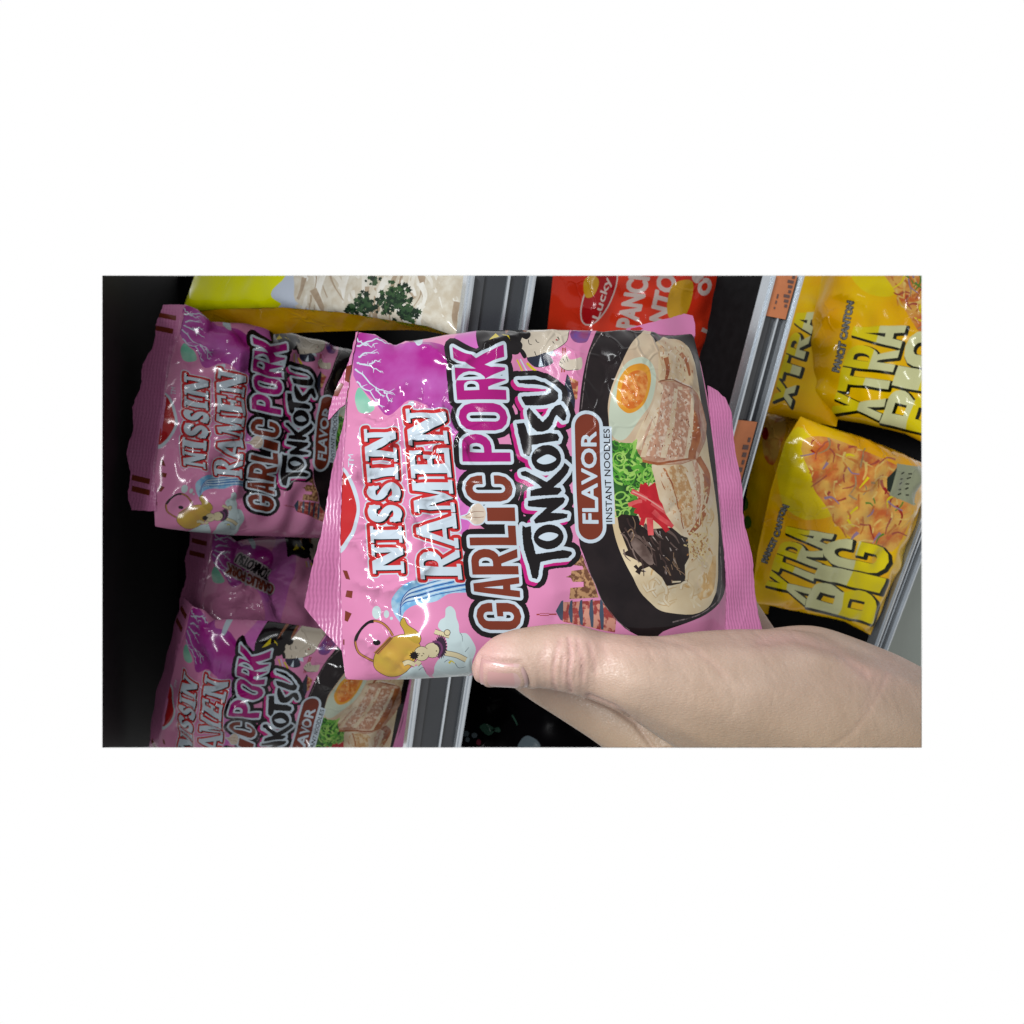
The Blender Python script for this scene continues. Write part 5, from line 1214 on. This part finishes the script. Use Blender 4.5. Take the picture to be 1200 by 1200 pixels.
# little folds between the knuckle creases
disp += .00025 * np.exp(-(((pp[:, 0] - 668) / 26) ** 2 + ((pp[:, 1] - 785) / 30) ** 2)) * np.sin(pp[:, 0] * .75 + .05 * pp[:, 1]) * front_side
red += .85 * np.exp(-(((pp[:, 0] - 568) / 34) ** 2 + ((pp[:, 1] - 770) / 40) ** 2)) + .28 * np.exp(-(((pp[:, 0] - 668) / 40) ** 2 + ((pp[:, 1] - 775) / 40) ** 2)) + .3 * np.exp(-(((pp[:, 0] - 730) / 90) ** 2 + ((pp[:, 1] - 752) / 26) ** 2)) + .35 * np.exp(-(((pp[:, 0] - 900) / 60) ** 2 + ((pp[:, 1] - 745) / 22) ** 2)) + .25 * np.exp(-(((pp[:, 0] - 1040) / 40) ** 2 + ((pp[:, 1] - 780) / 30) ** 2))
V = V + Nv * disp[:, None]
me1.vertices.foreach_set('co', V.ravel())
tan = np.clip((pp[:, 1] - 800) / 70, 0, 1) * .8; at2 = me1.attributes.new('tan', 'FLOAT', 'POINT'); at2.data.foreach_set('value', tan)
at1 = me1.attributes.new('redness', 'FLOAT', 'POINT'); at1.data.foreach_set('value', np.clip(red, 0, 1))
bm = bmesh.new(); bm.from_mesh(me1)
tree = BVHTree.FromBMesh(bm)
# nail: a thin curved plate laid on the thumb's outer side
ax = at(575, 786, thumb[0][2]); bx_ = at(640, 782, thumb[3][2])
T_ = (ax - bx_) / np.linalg.norm(ax - bx_)
nd_ = M3 @ np.array([.02, -.42, .90]); nd_ -= T_ * (nd_ @ T_); nd_ /= np.linalg.norm(nd_); sd = np.cross(T_, nd_)
nu, nv = 15, 13; gridP = []
base_c = at(590, 782, thumb[1][2])
for i in range(nu):
    s = (i / (nu - 1) - .5) * 2
    for j in range(nv):
        t = (j / (nv - 1) - .5) * 2
        wid = .0066 * (1 - .12 * (s > .4) * (s - .4))
        ln_ = .0078 * math.sqrt(max(0, 1 - (.5 if s < 0 else .25) * t * t))
        p0 = base_c + T_ * (s * ln_) + sd * (t * wid) + nd_ * .03
        hit = tree.ray_cast(Vector(p0), Vector(-nd_))
        q = np.array(hit[0]) if hit[0] else base_c + T_ * s * ln_ + sd * t * wid
        lift = .0003 * (1 - .55 * abs(t) ** 3) - (.0005 if s < -.93 else 0) - (.0004 if abs(t) > .97 else 0)
        gridP.append(q + nd_ * lift)
_g = np.array(gridP).reshape(nu, nv, 3); rimP = np.concatenate([_g[0], _g[-1], _g[:, 0], _g[:, -1]])
for v in bm.verts:
    p = np.array(v.co)
    if np.abs(p - base_c).max() > .02: continue
    dd = np.linalg.norm(rimP - p, axis=1).min()
    v.co = Vector(p - np.array(v.normal) * .0006 * math.exp(-(dd / .0008) ** 2) + np.array(v.normal) * .0003 * math.exp(-((dd - .0022) / .001) ** 2))
clip_bm(bm); meh = bpy.data.meshes.new('hand'); bm.to_mesh(meh); bm.free(); meh.materials.append(SKIN); meh.polygons.foreach_set('use_smooth', [True] * len(meh.polygons))
base = at(1000, 876, .25)
person = empty('person', Matrix.Translation(base), 'bare left hand and wrist gripping the pink packet, thumb in front', 'person')
meh.transform(Matrix.Translation(-Vector(base)))
hand = link('hand', meh, person)
Gp = np.array(gridP).reshape(nu, nv, 3)
for _ in range(2): Gp[1:-1, 1:-1] = (Gp[1:-1, 1:-1] * 2 + Gp[:-2, 1:-1] + Gp[2:, 1:-1] + Gp[1:-1, :-2] + Gp[1:-1, 2:]) / 6
gv = (Gp.reshape(-1, 3) - base).tolist(); low = (Gp.reshape(-1, 3) - nd_ * .0012 - base).tolist(); k = nu * nv
fs = []; mi = []
for i in range(nu - 1):
    for j in range(nv - 1):
        a = i * nv + j; fs.append((a, a + 1, a + nv + 1, a + nv)); mi.append(1 if i < 3 + (1 if abs(j - nv / 2) < 3 else 0) else 0)
        fs.append((a + k, a + nv + k, a + nv + 1 + k, a + 1 + k)); mi.append(0)
for i in range(nu - 1):
    for j in (0, nv - 1): a = i * nv + j; fs.append((a, a + nv, a + nv + k, a + k)); mi.append(0)
for j in range(nv - 1):
    for i in (0, nu - 1): a = i * nv + j; fs.append((a, a + 1, a + 1 + k, a + k)); mi.append(0)
men = bpy.data.meshes.new('thumbnail'); men.from_pydata(gv + low, [], fs); men.materials.append(NAIL); men.materials.append(NAIL2)
bmn = bmesh.new(); bmn.from_mesh(men); bmesh.ops.recalc_face_normals(bmn, faces=bmn.faces); bmn.to_mesh(men); bmn.free()
men.polygons.foreach_set('material_index', mi); men.polygons.foreach_set('use_smooth', [True] * len(fs))
link('thumbnail', men, hand)
